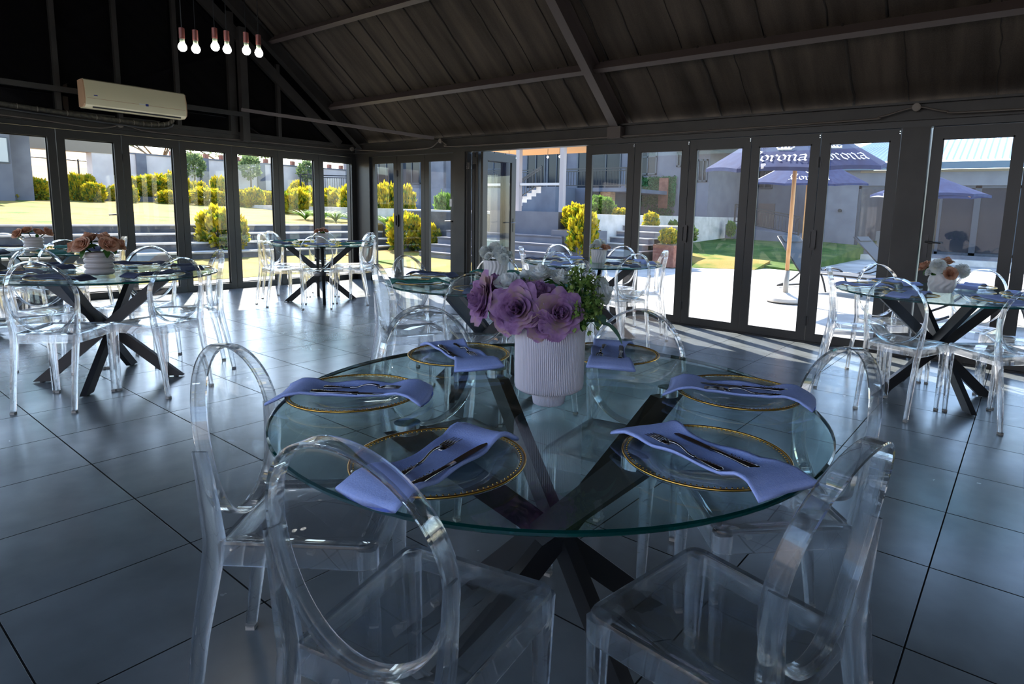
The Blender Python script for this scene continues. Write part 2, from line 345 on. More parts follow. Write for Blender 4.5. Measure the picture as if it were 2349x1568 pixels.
# gable glazing above the doors: black panels between bars
def gab(name, y0, y1, x=WX-0.02):
    z0 = 2.26
    q = MB()
    t0, t1 = roofz(y0)-0.02, roofz(y1)-0.02
    pts = [(y0, z0), (y1, z0), (y1, t1)]
    if y0 < RY < y1: pts.append((RY, RZ-0.02))
    pts.append((y0, t0))
    k = len(pts)
    vs = [(x, a, b) for a, b in pts]+[(x-0.02, a, b) for a, b in pts]
    q.add(vs, [tuple(range(k)), tuple(range(2*k-1, k-1, -1))]+[(i, i+k, (i+1) % k+k, (i+1) % k) for i in range(k)])
    return struct(q.build(name, M['blackglass'], fix=True))
bars = [SY, -2.7, -2.0, -1.3, -0.6, 0.12, 0.84, 1.62, 2.33, 2.95, 3.63, 4.35, 5.03, 6.5]
for i in range(len(bars)-1): gab('window_%d' % (i+1), bars[i], bars[i+1])
for b in bars[1:-1]:
    w = 0.05 if b != 4.35 else 0.10
    trim(MB().bx((WX-0.02, b-w/2, 2.26), (WX+0.045, b+w/2, roofz(b)-0.25)), M['steel'])
trim(MB().bx((WX+0.05, 4.42, 2.13), (WX+0.15, 4.52, roofz(4.52)-0.3)), M['steel'])
# rail the air conditioner hangs from and the brace running on to the eave beam
trim(MB().bx((WX+0.10, -1.0, 2.47), (WX+0.16, 4.5, 2.53)), M['steel'])
trim(MB().beam((WX+0.17, 4.4, 2.56), (-7.15, WY-0.1, 2.27), 0.03, 0.045), M['purlin'])
# corner and intermediate posts of the side wall
struct(MB().bx((WX-0.1, WY-0.03, 0), (-8.84, WY+0.10, 2.06)).bx((WX-0.1, WY-0.12, 0), (WX+0.05, WY-0.03, 2.06)).build('wall_corner', M['alu']))
q = MB().bx((-6.81, WY-0.03, 0), (-6.58, WY+0.10, 2.06)); trim(q, M['steel'])
q = MB().bx((-6.575, WY-0.01, 0), (-6.545, WY+0.08, 2.06)); trim(q, M['alu'])
trim(MB().bx((-1.02, WY-0.04, 0), (-0.80, WY+0.12, 2.06)), M['steel'])
trim(MB().bx((WX, WY+0.0, -0.01), (RX, WY+0.09, 0.012)), M['alu'])
trim(MB().bx((WX-0.09, SY, -0.01), (WX, WY, 0.012)), M['alu'])

# solid end wall behind the camera
q = MB(); q.add([(RX, SY, 0), (RX, WY+0.12, 0), (RX, WY+0.12, roofz(WY+0.12)), (RX, RY, RZ), (RX, SY, roofz(SY)), (RX+0.15, SY, 0), (RX+0.15, WY+0.12, 0), (RX+0.15, WY+0.12, roofz(WY+0.12)), (RX+0.15, RY, RZ), (RX+0.15, SY, roofz(SY))],
    [(0, 1, 2, 3, 4), (9, 8, 7, 6, 5)]+[(i, i+5, (i+1) % 5+5, (i+1) % 5) for i in range(5)])
struct(q.build('wall_behind', P('pale_interior_plaster', (0.45, 0.44, 0.43), 0.8), fix=True))

# ------------------------------------------------------------------ folding doors
leafn = [0]
def leaf(p0, ang, w, lever=0, lock=0, hinge=0, z1=2.055, glaze=True, screws=True):
    """one glazed leaf: local x along its width, local -y faces the room"""
    leafn[0] += 1
    e = empty('door_%d' % leafn[0], (p0[0], p0[1], 0), ang); struct(e)
    g = 0.003; st = 0.082; T = 0.05; z0 = 0.014
    q = MB()
    q.bx((g, 0, z0), (st, T, z1)).bx((w-st, 0, z0), (w-g, T, z1)).bx((st, 0, z0), (w-st, T, 0.085)).bx((st, 0, z1-0.10), (w-st, T, z1))
    for (a, b) in (((st, -0.0, 0.085), (st+0.012, 0.012, z1-0.10)), ((w-st-0.012, -0.0, 0.085), (w-st, 0.012, z1-0.10)), ((st, -0.0, 0.085), (w-st, 0.012, 0.097)), ((st, -0.0, z1-0.112), (w-st, 0.012, z1-0.10))): q.bx(a, b)
    q.build('door_frame', M['alu'], e)
    MB().bx((st-0.005, 0.020, 0.08), (w-st+0.005, 0.026, z1-0.095)).build('glass_pane', M['pane'], e)
    if lever:
        xx = st/2 if lever > 0 else w-st/2; s = 1 if lever > 0 else -1
        q = MB().bx((xx-0.016, -0.008, 0.92), (xx+0.016, 0.0, 1.12)); q.tube([(xx, 0, 1.06), (xx, -0.045, 1.06), (xx+s*0.02, -0.052, 1.06), (xx+s*0.12, -0.052, 1.055)], 0.009, 8)
        q.build('door_handle', M['black'], e, auto=True)
    if lock:
        xx = w
        q = MB().bx((xx-0.022, -0.010, 0.93), (xx+0.022, 0.0, 1.13)); q.bx((xx-0.03, -0.022, 0.95), (xx-0.02, -0.008, 1.11)); q.bx((xx+0.02, -0.022, 0.95), (xx+0.03, -0.008, 1.11)); q.bx((xx-0.03, -0.022, 1.11), (xx+0.03, -0.008, 1.12)); q.bx((xx-0.03, -0.022, 0.945), (xx+0.03, -0.008, 0.955))
        q.build('flush_handle', M['black'], e)
    if hinge:
        for zz in (0.22, 1.78):
            q = MB().tube([(w, -0.006, zz-0.05), (w, -0.006, zz+0.05)], 0.008, 8); q.bx((w-0.02, -0.004, zz-0.045), (w+0.02, 0, zz+0.045))
            q.build('hinge', M['black'], e)
    q = MB()
    q.tube([(w-0.012, -0.002, 2.035), (w-0.012, 0.001, 2.035)], 0.006, 6); q.tube([(w-0.012, -0.002, 2.015), (w-0.012, 0.001, 2.015)], 0.005, 6)
    if screws: q.build('screw', M['chrome'], e)
    return e
# gable wall leaves: local x runs along -Y, the room is on +X
ys = [6.345, 5.66, 4.98, 4.29, 3.605, 2.935, 2.27, 1.59, 0.91, 0.23, -0.45, -1.13]
for i in range(len(ys)-1):
    w = ys[i]-ys[i+1]
    leaf((WX-0.01, ys[i], 0), -PI/2, w, lock=(i in (0, 2)), lever=(1 if i == 5 else 0), hinge=(i in (0, 2, 4, 6)))
# side wall leaves, long row
def srow(xs, locks=(), levers={}, hinges=()):
    for i in range(len(xs)-1):
        leaf((xs[i], WY+0.01), 0, xs[i+1]-xs[i], lock=(i in locks), lever=levers.get(i, 0), hinge=(i in hinges))
srow([-8.83, -8.16, -7.49, -6.82], locks=(0,), levers={2: -1}, hinges=(0,))
srow([-4.48, -3.785, -3.09, -2.40, -1.715, -1.03], locks=(1, 3), hinges=(1, 3), levers={})
srow([-0.79, -0.12, 0.56, 1.24, 1.92, 2.6, 3.28], levers={0: 1}, hinges=(1,))
# leaves folded open beside the opening, standing out over the patio
for k, (xx, a) in enumerate(((-6.50, 90), (-6.43, 90), (-6.33, 88))):
    leaf((xx+0.05, WY+0.04), R(a), 0.69, lever=(-1 if k == 2 else 0), hinge=0)
for (xx, zz, wd) in ((-6.53, 1.86, 'lower'), (-6.40, 1.93, 'upper')):
    q = MB().bx((xx-0.04, WY-0.012, zz-0.05), (xx+0.04, WY-0.006, zz+0.05))
    hp = q.build('hinge_plate', M['black']); q = MB()
    for i in range(4):
        for j in (-1, 1): q.tube([(xx+j*0.02, WY-0.012, zz-0.036+i*0.024), (xx+j*0.02, WY-0.015, zz-0.036+i*0.024)], 0.005, 6)
    q.build('screws', M['chrome'], hp)
    tag(hp, 'black hinge plate with two rows of screws, %s one at the folded door stack' % wd, 'hinge')

# ------------------------------------------------------------------ small fittings
def polyline(pts, n=6):
    out = []
    P_ = [Vector(p) for p in pts]
    for i in range(len(P_)-1):
        p0 = P_[max(i-1, 0)]; p1 = P_[i]; p2 = P_[i+1]; p3 = P_[min(i+2, len(P_)-1)]
        for k in range(n):
            t = k/n; out.append(0.5*((2*p1)+(-p0+p2)*t+(2*p0-5*p1+4*p2-p3)*t*t+(-p0+3*p1-3*p2+p3)*t**3))
    out.append(P_[-1]); return out
gx = WX+0.07
cab = MB().tube(polyline([(gx, -1.0, 2.17), (gx, 1.2, 2.15), (gx, 2.0, 2.14), (gx, 2.6, 2.11), (gx, 2.8, 2.13), (gx, 2.93, 2.175), (gx, 3.05, 2.165), (gx, 3.2, 2.135), (gx, 3.7, 2.13), (gx, 4.6, 2.15), (gx, 5.6, 2.16), (gx, 6.2, 2.17), (gx+0.02, 6.3, 2.19)]), 0.009, 6)
tag(cab.build('surface_cable', M['wire'], smooth=True), 'thin pale cable running along the header above the garden doors', 'cable')
sx_ = WY-0.09
cab = MB().tube(polyline([(gx+0.02, 6.3, 2.19), (-9.0, sx_, 2.17), (-8.3, sx_, 2.13), (-7.4, sx_, 2.13), (-7.2, sx_, 2.15), (-7.03, sx_, 2.23), (-6.9, sx_, 2.17), (-6.7, sx_, 2.135), (-4.2, sx_, 2.13), (-1.5, sx_, 2.14), (-1.2, sx_, 2.16), (-0.92, sx_, 2.22), (-0.7, sx_, 2.17), (-0.4, sx_, 2.15), (2, sx_, 2.14)]), 0.008, 6)
tag(cab.build('surface_cable', M['wire'], smooth=True), 'thin cable running along the header above the patio doors', 'cable')
def jbox(p, nrm, label):
    e = empty('junction_box', p); n = Vector(nrm)
    q = MB().tube([Vector((0, 0, 0)), n*0.028], 0.034, 16); q.build('box_body', M['ivory'], e, auto=True)
    MB().tube([n*0.028, n*0.032], 0.028, 16).build('box_lid', M['ivory'], e, auto=True)
    tag(e, label, 'junction box', 'round junction boxes on the header cable')
jbox((WX+0.05, 2.93, 2.175), (1, 0, 0), 'round junction box on the header below the air conditioner')
jbox((WX+0.07, 6.25, 2.19), (1, 0, 0), 'round junction box in the corner where the two glass walls meet')
jbox((-7.03, WY-0.07, 2.225), (0, -1, 0), 'round junction box above the short bay of three panes')
jbox((-0.92, WY-0.07, 2.22), (0, -1, 0), 'round junction box above the wide post by the pool doors')
# lagged pipes below the air conditioner
e = empty('refrigerant_pipe', (0, 0, 0)); g2 = WX+0.13
pp = polyline([(g2, -1.0, 2.32), (g2, 1.4, 2.27), (g2, 2.1, 2.245), (g2, 2.9, 2.22), (g2, 3.25, 2.215), (g2, 3.45, 2.25), (g2+0.01, 3.52, 2.33), (g2+0.02, 3.55, 2.42)])
MB().tube(pp, 0.028, 8).build('lagged_pipe', M['lag'], e, smooth=True)
MB().tube([p+Vector((0.02, 0, -0.045)) for p in pp[:-8]], 0.014, 8).build('drain_hose', M['black'], e, smooth=True)
for k in range(14):
    p = pp[min(len(pp)-1, 8+k*2)]
    MB().tube([p+Vector((0, -0.004, 0)), p+Vector((0, 0.004, 0))], 0.031, 10).build('cable_tie', M['ivory'], e)
tag(e, 'black lagged pipe tied with pale cable ties under the air conditioner', 'pipe')
# light switch
e = empty('light_switch', (-6.86, WY-0.03, 1.33))
MB().box((0, -0.005, 0), (0.045, 0.01, 0.11)).build('cover_plate', M['white'], e)
MB().box((0, -0.012, 0), (0.018, 0.006, 0.035)).build('rocker', M['white'], e)
tag(e, 'white light switch on the dark post beside the open doorway', 'switch')
# air conditioner
e = empty('air_conditioner', (WX+0.17, 3.04, 2.31)); e.scale = (0.9, 0.9, 0.93)
prof = [(0.0, 0.0), (0.17, 0.0), (0.225, 0.035), (0.24, 0.09), (0.232, 0.22), (0.20, 0.335), (0.17, 0.35), (0.0, 0.35)]
def extr(prof, y0, y1, off=0):
    k = len(prof); vs = [(a, y0, b) for a, b in prof]+[(a, y1, b) for a, b in prof]
    return vs, [tuple(range(k))[::-1], tuple(range(k, 2*k))]+[(i, (i+1) % k, (i+1) % k+k, i+k) for i in range(k)]
MB().add(*extr(prof, -0.60, 0.60)).build('casing', M['ac'], e, auto=True, fix=True)
for s in (-1, 1):
    pr = [(a*1.0, b) for a, b in prof]
    MB().add(*extr([(a*0.97, 0.01+b*0.94) for a, b in prof], s*0.60, s*0.615)).build('side_panel', M['acside'], e, auto=True, fix=True)
MB().add(*extr([(0.185, 0.004), (0.20, 0.016), (0.188, 0.0)], -0.52, 0.54)).build('louvre_slot', M['black'], e, fix=True)
MB().bx((0.234, -0.585, 0.345-0.235), (0.2395, 0.585, 0.345-0.23)).build('panel_groove', M['acside'], e)
MB().box((0.238, 0.10, 0.115), (0.006, 0.035, 0.03)).build('blue_sticker', M['blue'], e)
MB().box((0.238, 0.04, 0.118), (0.004, 0.07, 0.012)).build('printed_label', M['white'], e)
MB().box((0.238, -0.49, 0.15), (0.006, 0.04, 0.012)).build('badge', M['blue'], e)
tag(e, 'cream split air conditioner mounted on the rail of the black gable', 'air conditioner')
# pendant bulbs
def pendant(x, y, zb, label, first=[None]):
    if first[0] is None:
        e = empty('pendant_light', (x, y, zb))
        MB().lathe([(0.0, -0.030), (0.015, -0.027), (0.026, -0.015), (0.030, 0.0), (0.027, 0.014), (0.019, 0.028), (0.016, 0.034)], 20, cap=False).build('bulb', M['bulb'], e, smooth=True)
        MB().lathe([(0.0165, 0.033), (0.0165, 0.058), (0.012, 0.062)], 16).build('bulb_base', M['bulbn'], e, smooth=True)
        MB().lathe([(0.014, 0.06), (0.019, 0.062), (0.019, 0.135), (0.006, 0.14)], 16).build('socket', M['socket'], e, auto=True)
        first[0] = e
    else:
        e = copy_tree(first[0]); e.location = (x, y, zb)
    e.scale = (0.78, 0.78, 0.78)
    L = (roofz(y)-zb+0.02)/0.78-0.14
    MB().tube([(0, 0, 0.14), (0, 0, 0.14+L)], 0.003, 6).build('cord', M['black'], e)
    tag(e, label, 'pendant light', 'bare pendant bulbs on black cords')
ordn = ['leftmost', 'second from the left', 'third from the left', 'fourth from the left', 'fifth from the left', 'rightmost']
for i, (x, y, z) in enumerate(((-3.99, 1.61, 2.122), (-3.96, 1.67, 2.120), (-3.94, 1.77, 2.152), (-3.90, 1.82, 2.142), (-3.85, 1.91, 2.147), (-3.82, 1.97, 2.142))):
    pendant(x, y, z, 'glowing bare bulb on a black cord, %s of the six' % ordn[i])

# ------------------------------------------------------------------ clear oval-backed chair (local +y is the front)
def make_chair():
    e = empty('clear_chair')
    # seat: tray with skirt
    def outline(d, n=6):
        fw, bw, fy, by, rf = 0.193-d, 0.168-d, 0.195-d, -0.180+d, 0.045
        cs = [(bw, by, 0.012), (fw, fy, rf), (-fw, fy, rf), (-bw, by, 0.012)]
        pts = []
        for i, (x, y, r) in enumerate(cs):
            r = max(r-d, 0.004); p = Vector((x, y)); a = Vector(cs[i-1][:2]); b = Vector(cs[(i+1) % 4][:2])
            da = (a-p).normalized(); db = (b-p).normalized()
            for k in range(n+1):
                t = k/n; q = p+da*r*(1-t)**2+db*r*t**2
                pts.append((q.x, q.y))
        return pts
    rings = [(0.0, 0.398), (0.0, 0.452), (0.003, 0.458), (0.010, 0.459), (0.018, 0.4555), (0.06, 0.453)]
    inner = [(0.05, 0.447), (0.008, 0.447), (0.006, 0.398)]
    q = MB(); vs = []; n = len(outline(0))
    for d, z in rings: vs += [(x, y, z-(0.004 if y < -0.1 and d > 0.02 else 0)) for x, y in outline(d)]
    k = len(rings)
    for d, z in inner: vs += [(x, y, z) for x, y in outline(d)]
    fs = []
    for a in range(k-1): fs += [(a*n+i, a*n+(i+1) % n, (a+1)*n+(i+1) % n, (a+1)*n+i) for i in range(n)]
    fs.append(tuple((k-1)*n+i for i in range(n)))
    fs.append(tuple(k*n+i for i in range(n))[::-1])
    for a in range(k, k+2): fs += [(a*n+i, a*n+(i+1) % n, (a+1)*n+(i+1) % n, (a+1)*n+i) for i in range(n)]
    fs += [((k+2)*n+i, (k+2)*n+(i+1) % n, (i+1) % n, i) for i in range(n)]
    q.add(vs, fs); q.build('seat', M['acr'], e, auto=True, fix=True)
    # oval ring; plane leans back, sides wrap slightly forward
    A_, B_, cz = 0.186, 0.214, 0.676
    def bp(u, w, off=0.0):      # u, w in -1..1 on the oval, off = along the normal (to the front)
        y = -0.178-0.062*((w+1)/2)**1.15 + 0.020*u*u
        return Vector((u*A_, y+off, cz+w*B_))
    q = MB(); K = 56; cs = [(-0.017, 1.0), (0.017, 1.0), (0.019, 0.985), (0.017, 0.956), (-0.017, 0.956), (-0.019, 0.985)]
    vs = []
    for i in range(K):
        t = 2*PI*i/K
        for off, s in cs: vs.append(bp(math.cos(t)*s, math.sin(t)*(1-(1-s)*0.87), off))
    c = len(cs); fs = [(i*c+j, i*c+(j+1) % c, ((i+1) % K)*c+(j+1) % c, ((i+1) % K)*c+j) for i in range(K) for j in range(c)]
    q.add(vs, fs); q.build('back_rim', M['acr'], e, auto=True, fix=True)
    q = MB(); vs = []; rg = [0.25, 0.5, 0.72, 0.88, 0.965]
    for side in (0.0, -0.005):
        vs.append(bp(0, 0, side-0.006))
        for s in rg:
            for i in range(K):
                t = 2*PI*i/K; vs.append(bp(math.cos(t)*s, math.sin(t)*s, side-0.006))
    L = 1+K*len(rg); fs = []
    for o_ in (0, L):
        fs += [(o_, o_+1+i, o_+1+(i+1) % K) for i in range(K)]
        for r_ in range(len(rg)-1): fs += [(o_+1+r_*K+i, o_+1+r_*K+(i+1) % K, o_+1+(r_+1)*K+(i+1) % K, o_+1+(r_+1)*K+i) for i in range(K)]
    b_ = 1+(len(rg)-1)*K
    fs += [(b_+i, b_+(i+1) % K, L+b_+(i+1) % K, L+b_+i) for i in range(K)]
    q.add(vs, fs); q.build('backrest', M['acrp'], e, smooth=True, fix=True)
    # legs: chamfered square sections along a path
    def leg(path):
        q = MB(); vs = []
        for (p, w, d) in path:
            ch = 0.22
            for (i, j) in ((-1, -1+2*ch), (-1+2*ch, -1), (1-2*ch, -1), (1, -1+2*ch), (1, 1-2*ch), (1-2*ch, 1), (-1+2*ch, 1), (-1, 1-2*ch)): vs.append((p[0]+i*w/2, p[1]+j*d/2, p[2]))
        k = len(path); fs = [(a*8+i, a*8+(i+1) % 8, (a+1)*8+(i+1) % 8, (a+1)*8+i) for a in range(k-1) for i in range(8)]
        fs += [tuple(range(8))[::-1], tuple((k-1)*8+i for i in range(8))]
        q.add(vs, fs)
        o = q.build('leg', M['acr'], e, auto=True, fix=True)
        p, w, d = path[0]
        MB().box((p[0], p[1], p[2]-0.004), (w*0.92, d*0.92, 0.014)).build('foot_cap', M['foot'], o)
    for s in (-1, 1):
        leg([((s*0.163, 0.172, 0.010), 0.024, 0.024), ((s*0.168, 0.172, 0.22), 0.032, 0.032), ((s*0.171, 0.170, 0.446), 0.042, 0.046)])
        leg([((s*0.158, -0.262, 0.010), 0.024, 0.028), ((s*0.158, -0.235, 0.20), 0.027, 0.036), ((s*0.159, -0.200, 0.38), 0.030, 0.044), ((s*0.163, -0.186, 0.455), 0.028, 0.046),
             ((s*0.174, -0.187, 0.54), 0.024, 0.042), ((s*0.182, -0.190, 0.62), 0.017, 0.038), ((s*0.1862, -0.196, 0.685), 0.008, 0.034)])
    return e
chair0 = make_chair(); chair_used = [False]
def place_chair(x, y, face, label, group):
    """x, y = below the top of the back, face = direction it faces in degrees"""
    a = R(face)
    if not chair_used[0]: c = chair0; chair_used[0] = True
    else: c = copy_tree(chair0)
    c.location = (x+0.235*math.cos(a), y+0.235*math.sin(a), 0); c.rotation_euler = (0, 0, a-PI/2)
    tag(c, label, 'chair', group)
    return c

# ------------------------------------------------------------------ round glass table on crossed bars
TR, TZ = 0.690, 0.750
def make_table():
    e = empty('dining_table')
    K = 96; q = MB(); vs = []
    prof = [(TR-0.004, TZ-0.012), (TR, TZ-0.0085), (TR, TZ-0.0035), (TR-0.004, TZ)]
    for r_, z in prof:
        for i in range(K): t = 2*PI*i/K; vs.append((r_*math.cos(t), r_*math.sin(t), z))
    q.add(vs, [tuple(range(K))[::-1], tuple(3*K+i for i in range(K))], 0)
    q.f += [[a*K+i, a*K+(i+1) % K, (a+1)*K+(i+1) % K, (a+1)*K+i] for a in range(3) for i in range(K)]; q.m += [1]*(3*K)
    q.build('glass_top', [M['tabtop'], M['rim']], e)
    for k in range(4):
        a = R(45+90*k); d = Vector((math.cos(a), math.sin(a), 0)); s = Vector((-d.y, d.x, 0))
        foot = d*0.40+Vector((0, 0, 0.0)); top = -d*0.385+Vector((0, 0, 0.715))
        off = s*0.032
        # bar cut level at both ends
        w, t = 0.075, 0.036
        dirv = (top-foot); hw = d*(w/2*1.35)
        q = MB(); vs = []
        for p in (foot+off+Vector((0, 0, 0.008)), top+off):
            for (i, j) in ((-1, -1), (1, -1), (1, 1), (-1, 1)): vs.append(p+hw*i+s*(t/2*j))
        q.add(vs, [(3, 2, 1, 0), (4, 5, 6, 7), (0, 1, 5, 4), (1, 2, 6, 5), (2, 3, 7, 6), (3, 0, 4, 7)])
        l = q.build('leg', M['tableleg'], e, fix=True)
        p = foot+off; MB().tube([(p.x, p.y, 0), (p.x, p.y, 0.010)], 0.016, 12).build('foot_pad', M['black'], l)
        p = top+off
        MB().tube([(p.x, p.y, 0.712), (p.x, p.y, 0.737)], 0.031, 28).build('mounting_disc', M['chrome'], l, auto=True)
    return e
table0 = make_table(); t_used = [False]

# ------------------------------------------------------------------ place settings
def make_plate():
    e = empty('charger_plate')
    pr = [(0.0, 0.004), (0.085, 0.004), (0.095, 0.006), (0.112, 0.014), (0.150, 0.017), (0.164, 0.018), (0.166, 0.016), (0.163, 0.013), (0.150, 0.012), (0.112, 0.009), (0.097, 0.001), (0.0, 0.0005)]
    pr = [(max(a, 0.0005), b) for a, b in pr]
    MB().lathe(pr, 72).build('glass_dish', M['plate'], e, smooth=True, fix=True)
    q = MB(); q.tube([(0.1645*math.cos(2*PI*i/72), 0.1645*math.sin(2*PI*i/72), 0.0185) for i in range(72)], 0.0026, 6, closed=True)
    q.build('gold_rim', M['gold'], e, smooth=True)
    q = MB(); base = [(0, 0, 1), (1, 0, 0), (0, 1, 0), (-1, 0, 0), (0, -1, 0)]
    rb = 0.0027
    for i in range(96):
        t = 2*PI*i/96; c = Vector((0.1565*math.cos(t), 0.1565*math.sin(t), 0.0185))
        q.add([c+Vector(b)*rb for b in base]+[c+Vector((0, 0, -rb))], [(0, 1, 2), (0, 2, 3), (0, 3, 4), (0, 4, 1), (5, 2, 1), (5, 3, 2), (5, 4, 3), (5, 1, 4)])
    q.build('gold_beading', M['gold'], e, smooth=True)
    return e
plate0 = make_plate(); p_used = [False]
def napkin(mat, seed, L=0.375, W=0.115, flare=0.028):
    """a folded napkin laid across a plate with its rolled long edges and drooping ends"""
    r = random.Random(seed); q = MB()
    nu, nc = 33, 20
    ph = r.uniform(0, 6); am = r.uniform(0.0015, 0.004)
    vs = []
    for i in range(nu):
        u = i/(nu-1)*2-1; x = u*L/2
        ax = abs(x)
        zc = 0.010 if ax < 0.08 else 0.010+0.012*min(1, (ax-0.08)/0.04)
        if ax > 0.150: zc -= (ax-0.150)*0.42
        wl = W/2+flare*max(0, abs(u)-0.35)**1.2*1.5; wr = W/2+flare*max(0, abs(u)-0.45)**1.2*1.2
        skew = 0.012*math.sin(u*2.2+ph)
        th = 0.0045+0.002*abs(u)
        for j in range(nc):
            t = 2*PI*j/nc; cx = math.cos(t); sy = math.sin(t)
            w = wr if cx > 0 else wl
            y = skew+w*math.copysign(abs(cx)**0.7, cx)
            roll = (0.011 if cx > 0 else 0.007)*max(0, abs(cx)-0.72)/0.28
            z = zc+0.004+(th+roll)*sy*(1.0 if sy > 0 else 0.8)+am*math.sin(u*7+ph)*cx+(0.010*abs(cx)**3*(1-abs(u)**2) if True else 0)
            vs.append((x+0.010*math.sin(cx*2+ph)*abs(u)**4, y, z))
    fs = [(i*nc+j, i*nc+(j+1) % nc, (i+1)*nc+(j+1) % nc, (i+1)*nc+j) for i in range(nu-1) for j in range(nc)]
    fs += [tuple(range(nc))[::-1], tuple((nu-1)*nc+j for j in range(nc))]
    q.add(vs, fs)
    return q.build('napkin', mat, None, smooth=True, fix=True)
nap0 = {k: [napkin(M[k], s) for s in ((1, 2, 3) if k == 'nap_blue' else (4, 5))] for k in ('nap_blue', 'nap_navy', 'nap_green', 'nap_grey')}
nap_i = {k: 0 for k in nap0}
def place_napkin(kind, x, y, z, ang, label, group):
    i = nap_i[kind]; nap_i[kind] += 1
    src = nap0[kind][i % len(nap0[kind])]
    o = src if i < len(nap0[kind]) else src.copy()
    if o is not src: col.objects.link(o)
    o.location = (x, y, z); o.rotation_euler = (0, 0, R(ang))
    return tag(o, label, 'napkin', group)
def make_fork():
    e = empty('fork')
    def sheet(outl, name, mat, zf, th=0.0014):
        q = MB(); k = len(outl)
        q.add([(x, y, zf(x)+th) for x, y in outl]+[(x, y, zf(x)-th) for x, y in outl], [(i, (i+1) % k, (i+1) % k+k, i+k) for i in range(k)]+[tuple(range(k)), tuple(range(2*k-1, k-1, -1))])
        return q.build(name, mat, e, fix=True, auto=True)
    zf = lambda x: 0.003+0.010*max(0, math.sin((x+0.02)/0.075*PI))*(1 if -0.02 < x < 0.055 else 0)
    q = MB()
    # neck
    pts = [(-0.035+0.075*i/8, 0, zf(-0.035+0.075*i/8)+0.002) for i in range(9)]
    q.tube(pts, [0.0032, 0.0028, 0.0024, 0.0022, 0.0022, 0.0024, 0.003, 0.0036, 0.0042], 8)
    q.build('neck', M['cutlery'], e, smooth=True)
    q = MB()
    def fz(x): return 0.006+0.004*math.sin((x-0.035)/0.07*PI)-0.0
    for j in range(4):
        y = (j-1.5)*0.0062
        q.tube([(0.052, y, fz(0.052)), (0.075, y*1.02, fz(0.075)), (0.104, y*1.06, fz(0.104)+0.002)], [0.0023, 0.0020, 0.0008], 6)
    q.tube([(0.036, 0, fz(0.036)), (0.044, 0, fz(0.044)), (0.054, 0, fz(0.054))], [0.004, 0.009, 0.0115], 12)
    for v in range(len(q.v)-36, len(q.v)):
        a, b, c = q.v[v]; q.v[v] = (a, b, fz(a)+(c-fz(a))*0.22)
    q.build('tines', M['cutlery'], e, smooth=True)
    q = MB(); r = random.Random(5)
    q.tube([(-0.105, 0, 0.006), (-0.100, 0, 0.006), (-0.085, 0, 0.006), (-0.06, 0, 0.006), (-0.035, 0, 0.005)], [0.003, 0.009, 0.0078, 0.0048, 0.0034], 12)
    for v in range(len(q.v)):
        a, b, c = q.v[v]; q.v[v] = (a, b, 0.005+(c-0.005)*0.42)
    for i in range(22):
        x = -0.102+i*0.0024; y = 0.0042*math.sin(i*1.9); c = Vector((x, y, 0.0082))
        q.add([c+Vector(b)*0.0013 for b in ((0, 0, 1), (1, 0, 0), (0, 1, 0), (-1, 0, 0), (0, -1, 0))], [(0, 1, 2), (0, 2, 3), (0, 3, 4), (0, 4, 1)])
    q.build('ornate_handle', M['cutlery'], e, smooth=True)
    return e
def make_knife():
    e = empty('table_knife')
    q = MB(); pr = [(0.0, 0.007), (0.03, 0.0085), (0.07, 0.0095), (0.10, 0.0085), (0.118, 0.004), (0.122, 0.0)]
    up = [(x, w) for x, w in pr]; lo = [(x, -0.006*(1-max(0, x-0.09)/0.032)) for x, w in pr[::-1]]
    ol = up+lo; k = len(ol)
    q.add([(x, y, 0.0055) for x, y in ol]+[(x, y, 0.0035) for x, y in ol], [tuple(range(k)), tuple(range(2*k-1, k-1, -1))]+[(i, (i+1) % k, (i+1) % k+k, i+k) for i in range(k)])
    q.build('blade', M['cutlery'], e, fix=True, auto=True)
    q = MB()
    q.tube([(-0.118, 0, 0.006), (-0.113, 0, 0.006), (-0.095, 0, 0.006), (-0.06, 0, 0.006), (-0.02, 0, 0.006), (0.004, 0, 0.005)], [0.004, 0.0105, 0.0095, 0.006, 0.0052, 0.0075], 12)
    for v in range(len(q.v)):
        a, b, c = q.v[v]; q.v[v] = (a, b, 0.005+(c-0.005)*0.55)
    for i in range(30):
        x = -0.114+i*0.0024; y = 0.0052*math.sin(i*1.7); c = Vector((x, y, 0.0098))
        q.add([c+Vector(b)*0.0015 for b in ((0, 0, 1), (1, 0, 0), (0, 1, 0), (-1, 0, 0), (0, -1, 0))], [(0, 1, 2), (0, 2, 3), (0, 3, 4), (0, 4, 1)])
    q.build('ornate_handle', M['cutlery'], e, smooth=True)
    return e
fork0, knife0 = make_fork(), make_knife(); fk = {'f': 0, 'k': 0}
def place_cut(kind, x, y, z, ang, label, tilt=0.0):
    src = fork0 if kind == 'f' else knife0
    o = src if fk[kind] == 0 else copy_tree(src); fk[kind] += 1
    o.location = (x, y, z); o.rotation_euler = (0, R(tilt), R(ang))
    return tag(o, label, 'fork' if kind == 'f' else 'knife', 'silver forks on the front table' if kind == 'f' else 'silver knives on the front table')

def six_words(c, angs):
    """name each of the places round a table as the camera sees them: back/middle/front and left/right"""
    v = Vector((c[0], c[1])).normalized(); rt = Vector((v.y, -v.x))
    L = sorted(range(len(angs)), key=lambda i: -(math.cos(R(angs[i]))*v.x+math.sin(R(angs[i]))*v.y))
    out = {}
    for row, nm in enumerate(('back', 'middle', 'front')):
        pair = L[row*2:row*2+2]
        pair.sort(key=lambda i: math.cos(R(angs[i]))*rt.x+math.sin(R(angs[i]))*rt.y)
        out[pair[0]] = nm+' left'; out[pair[1]] = nm+' right'
    return [out[i] for i in range(len(angs))]

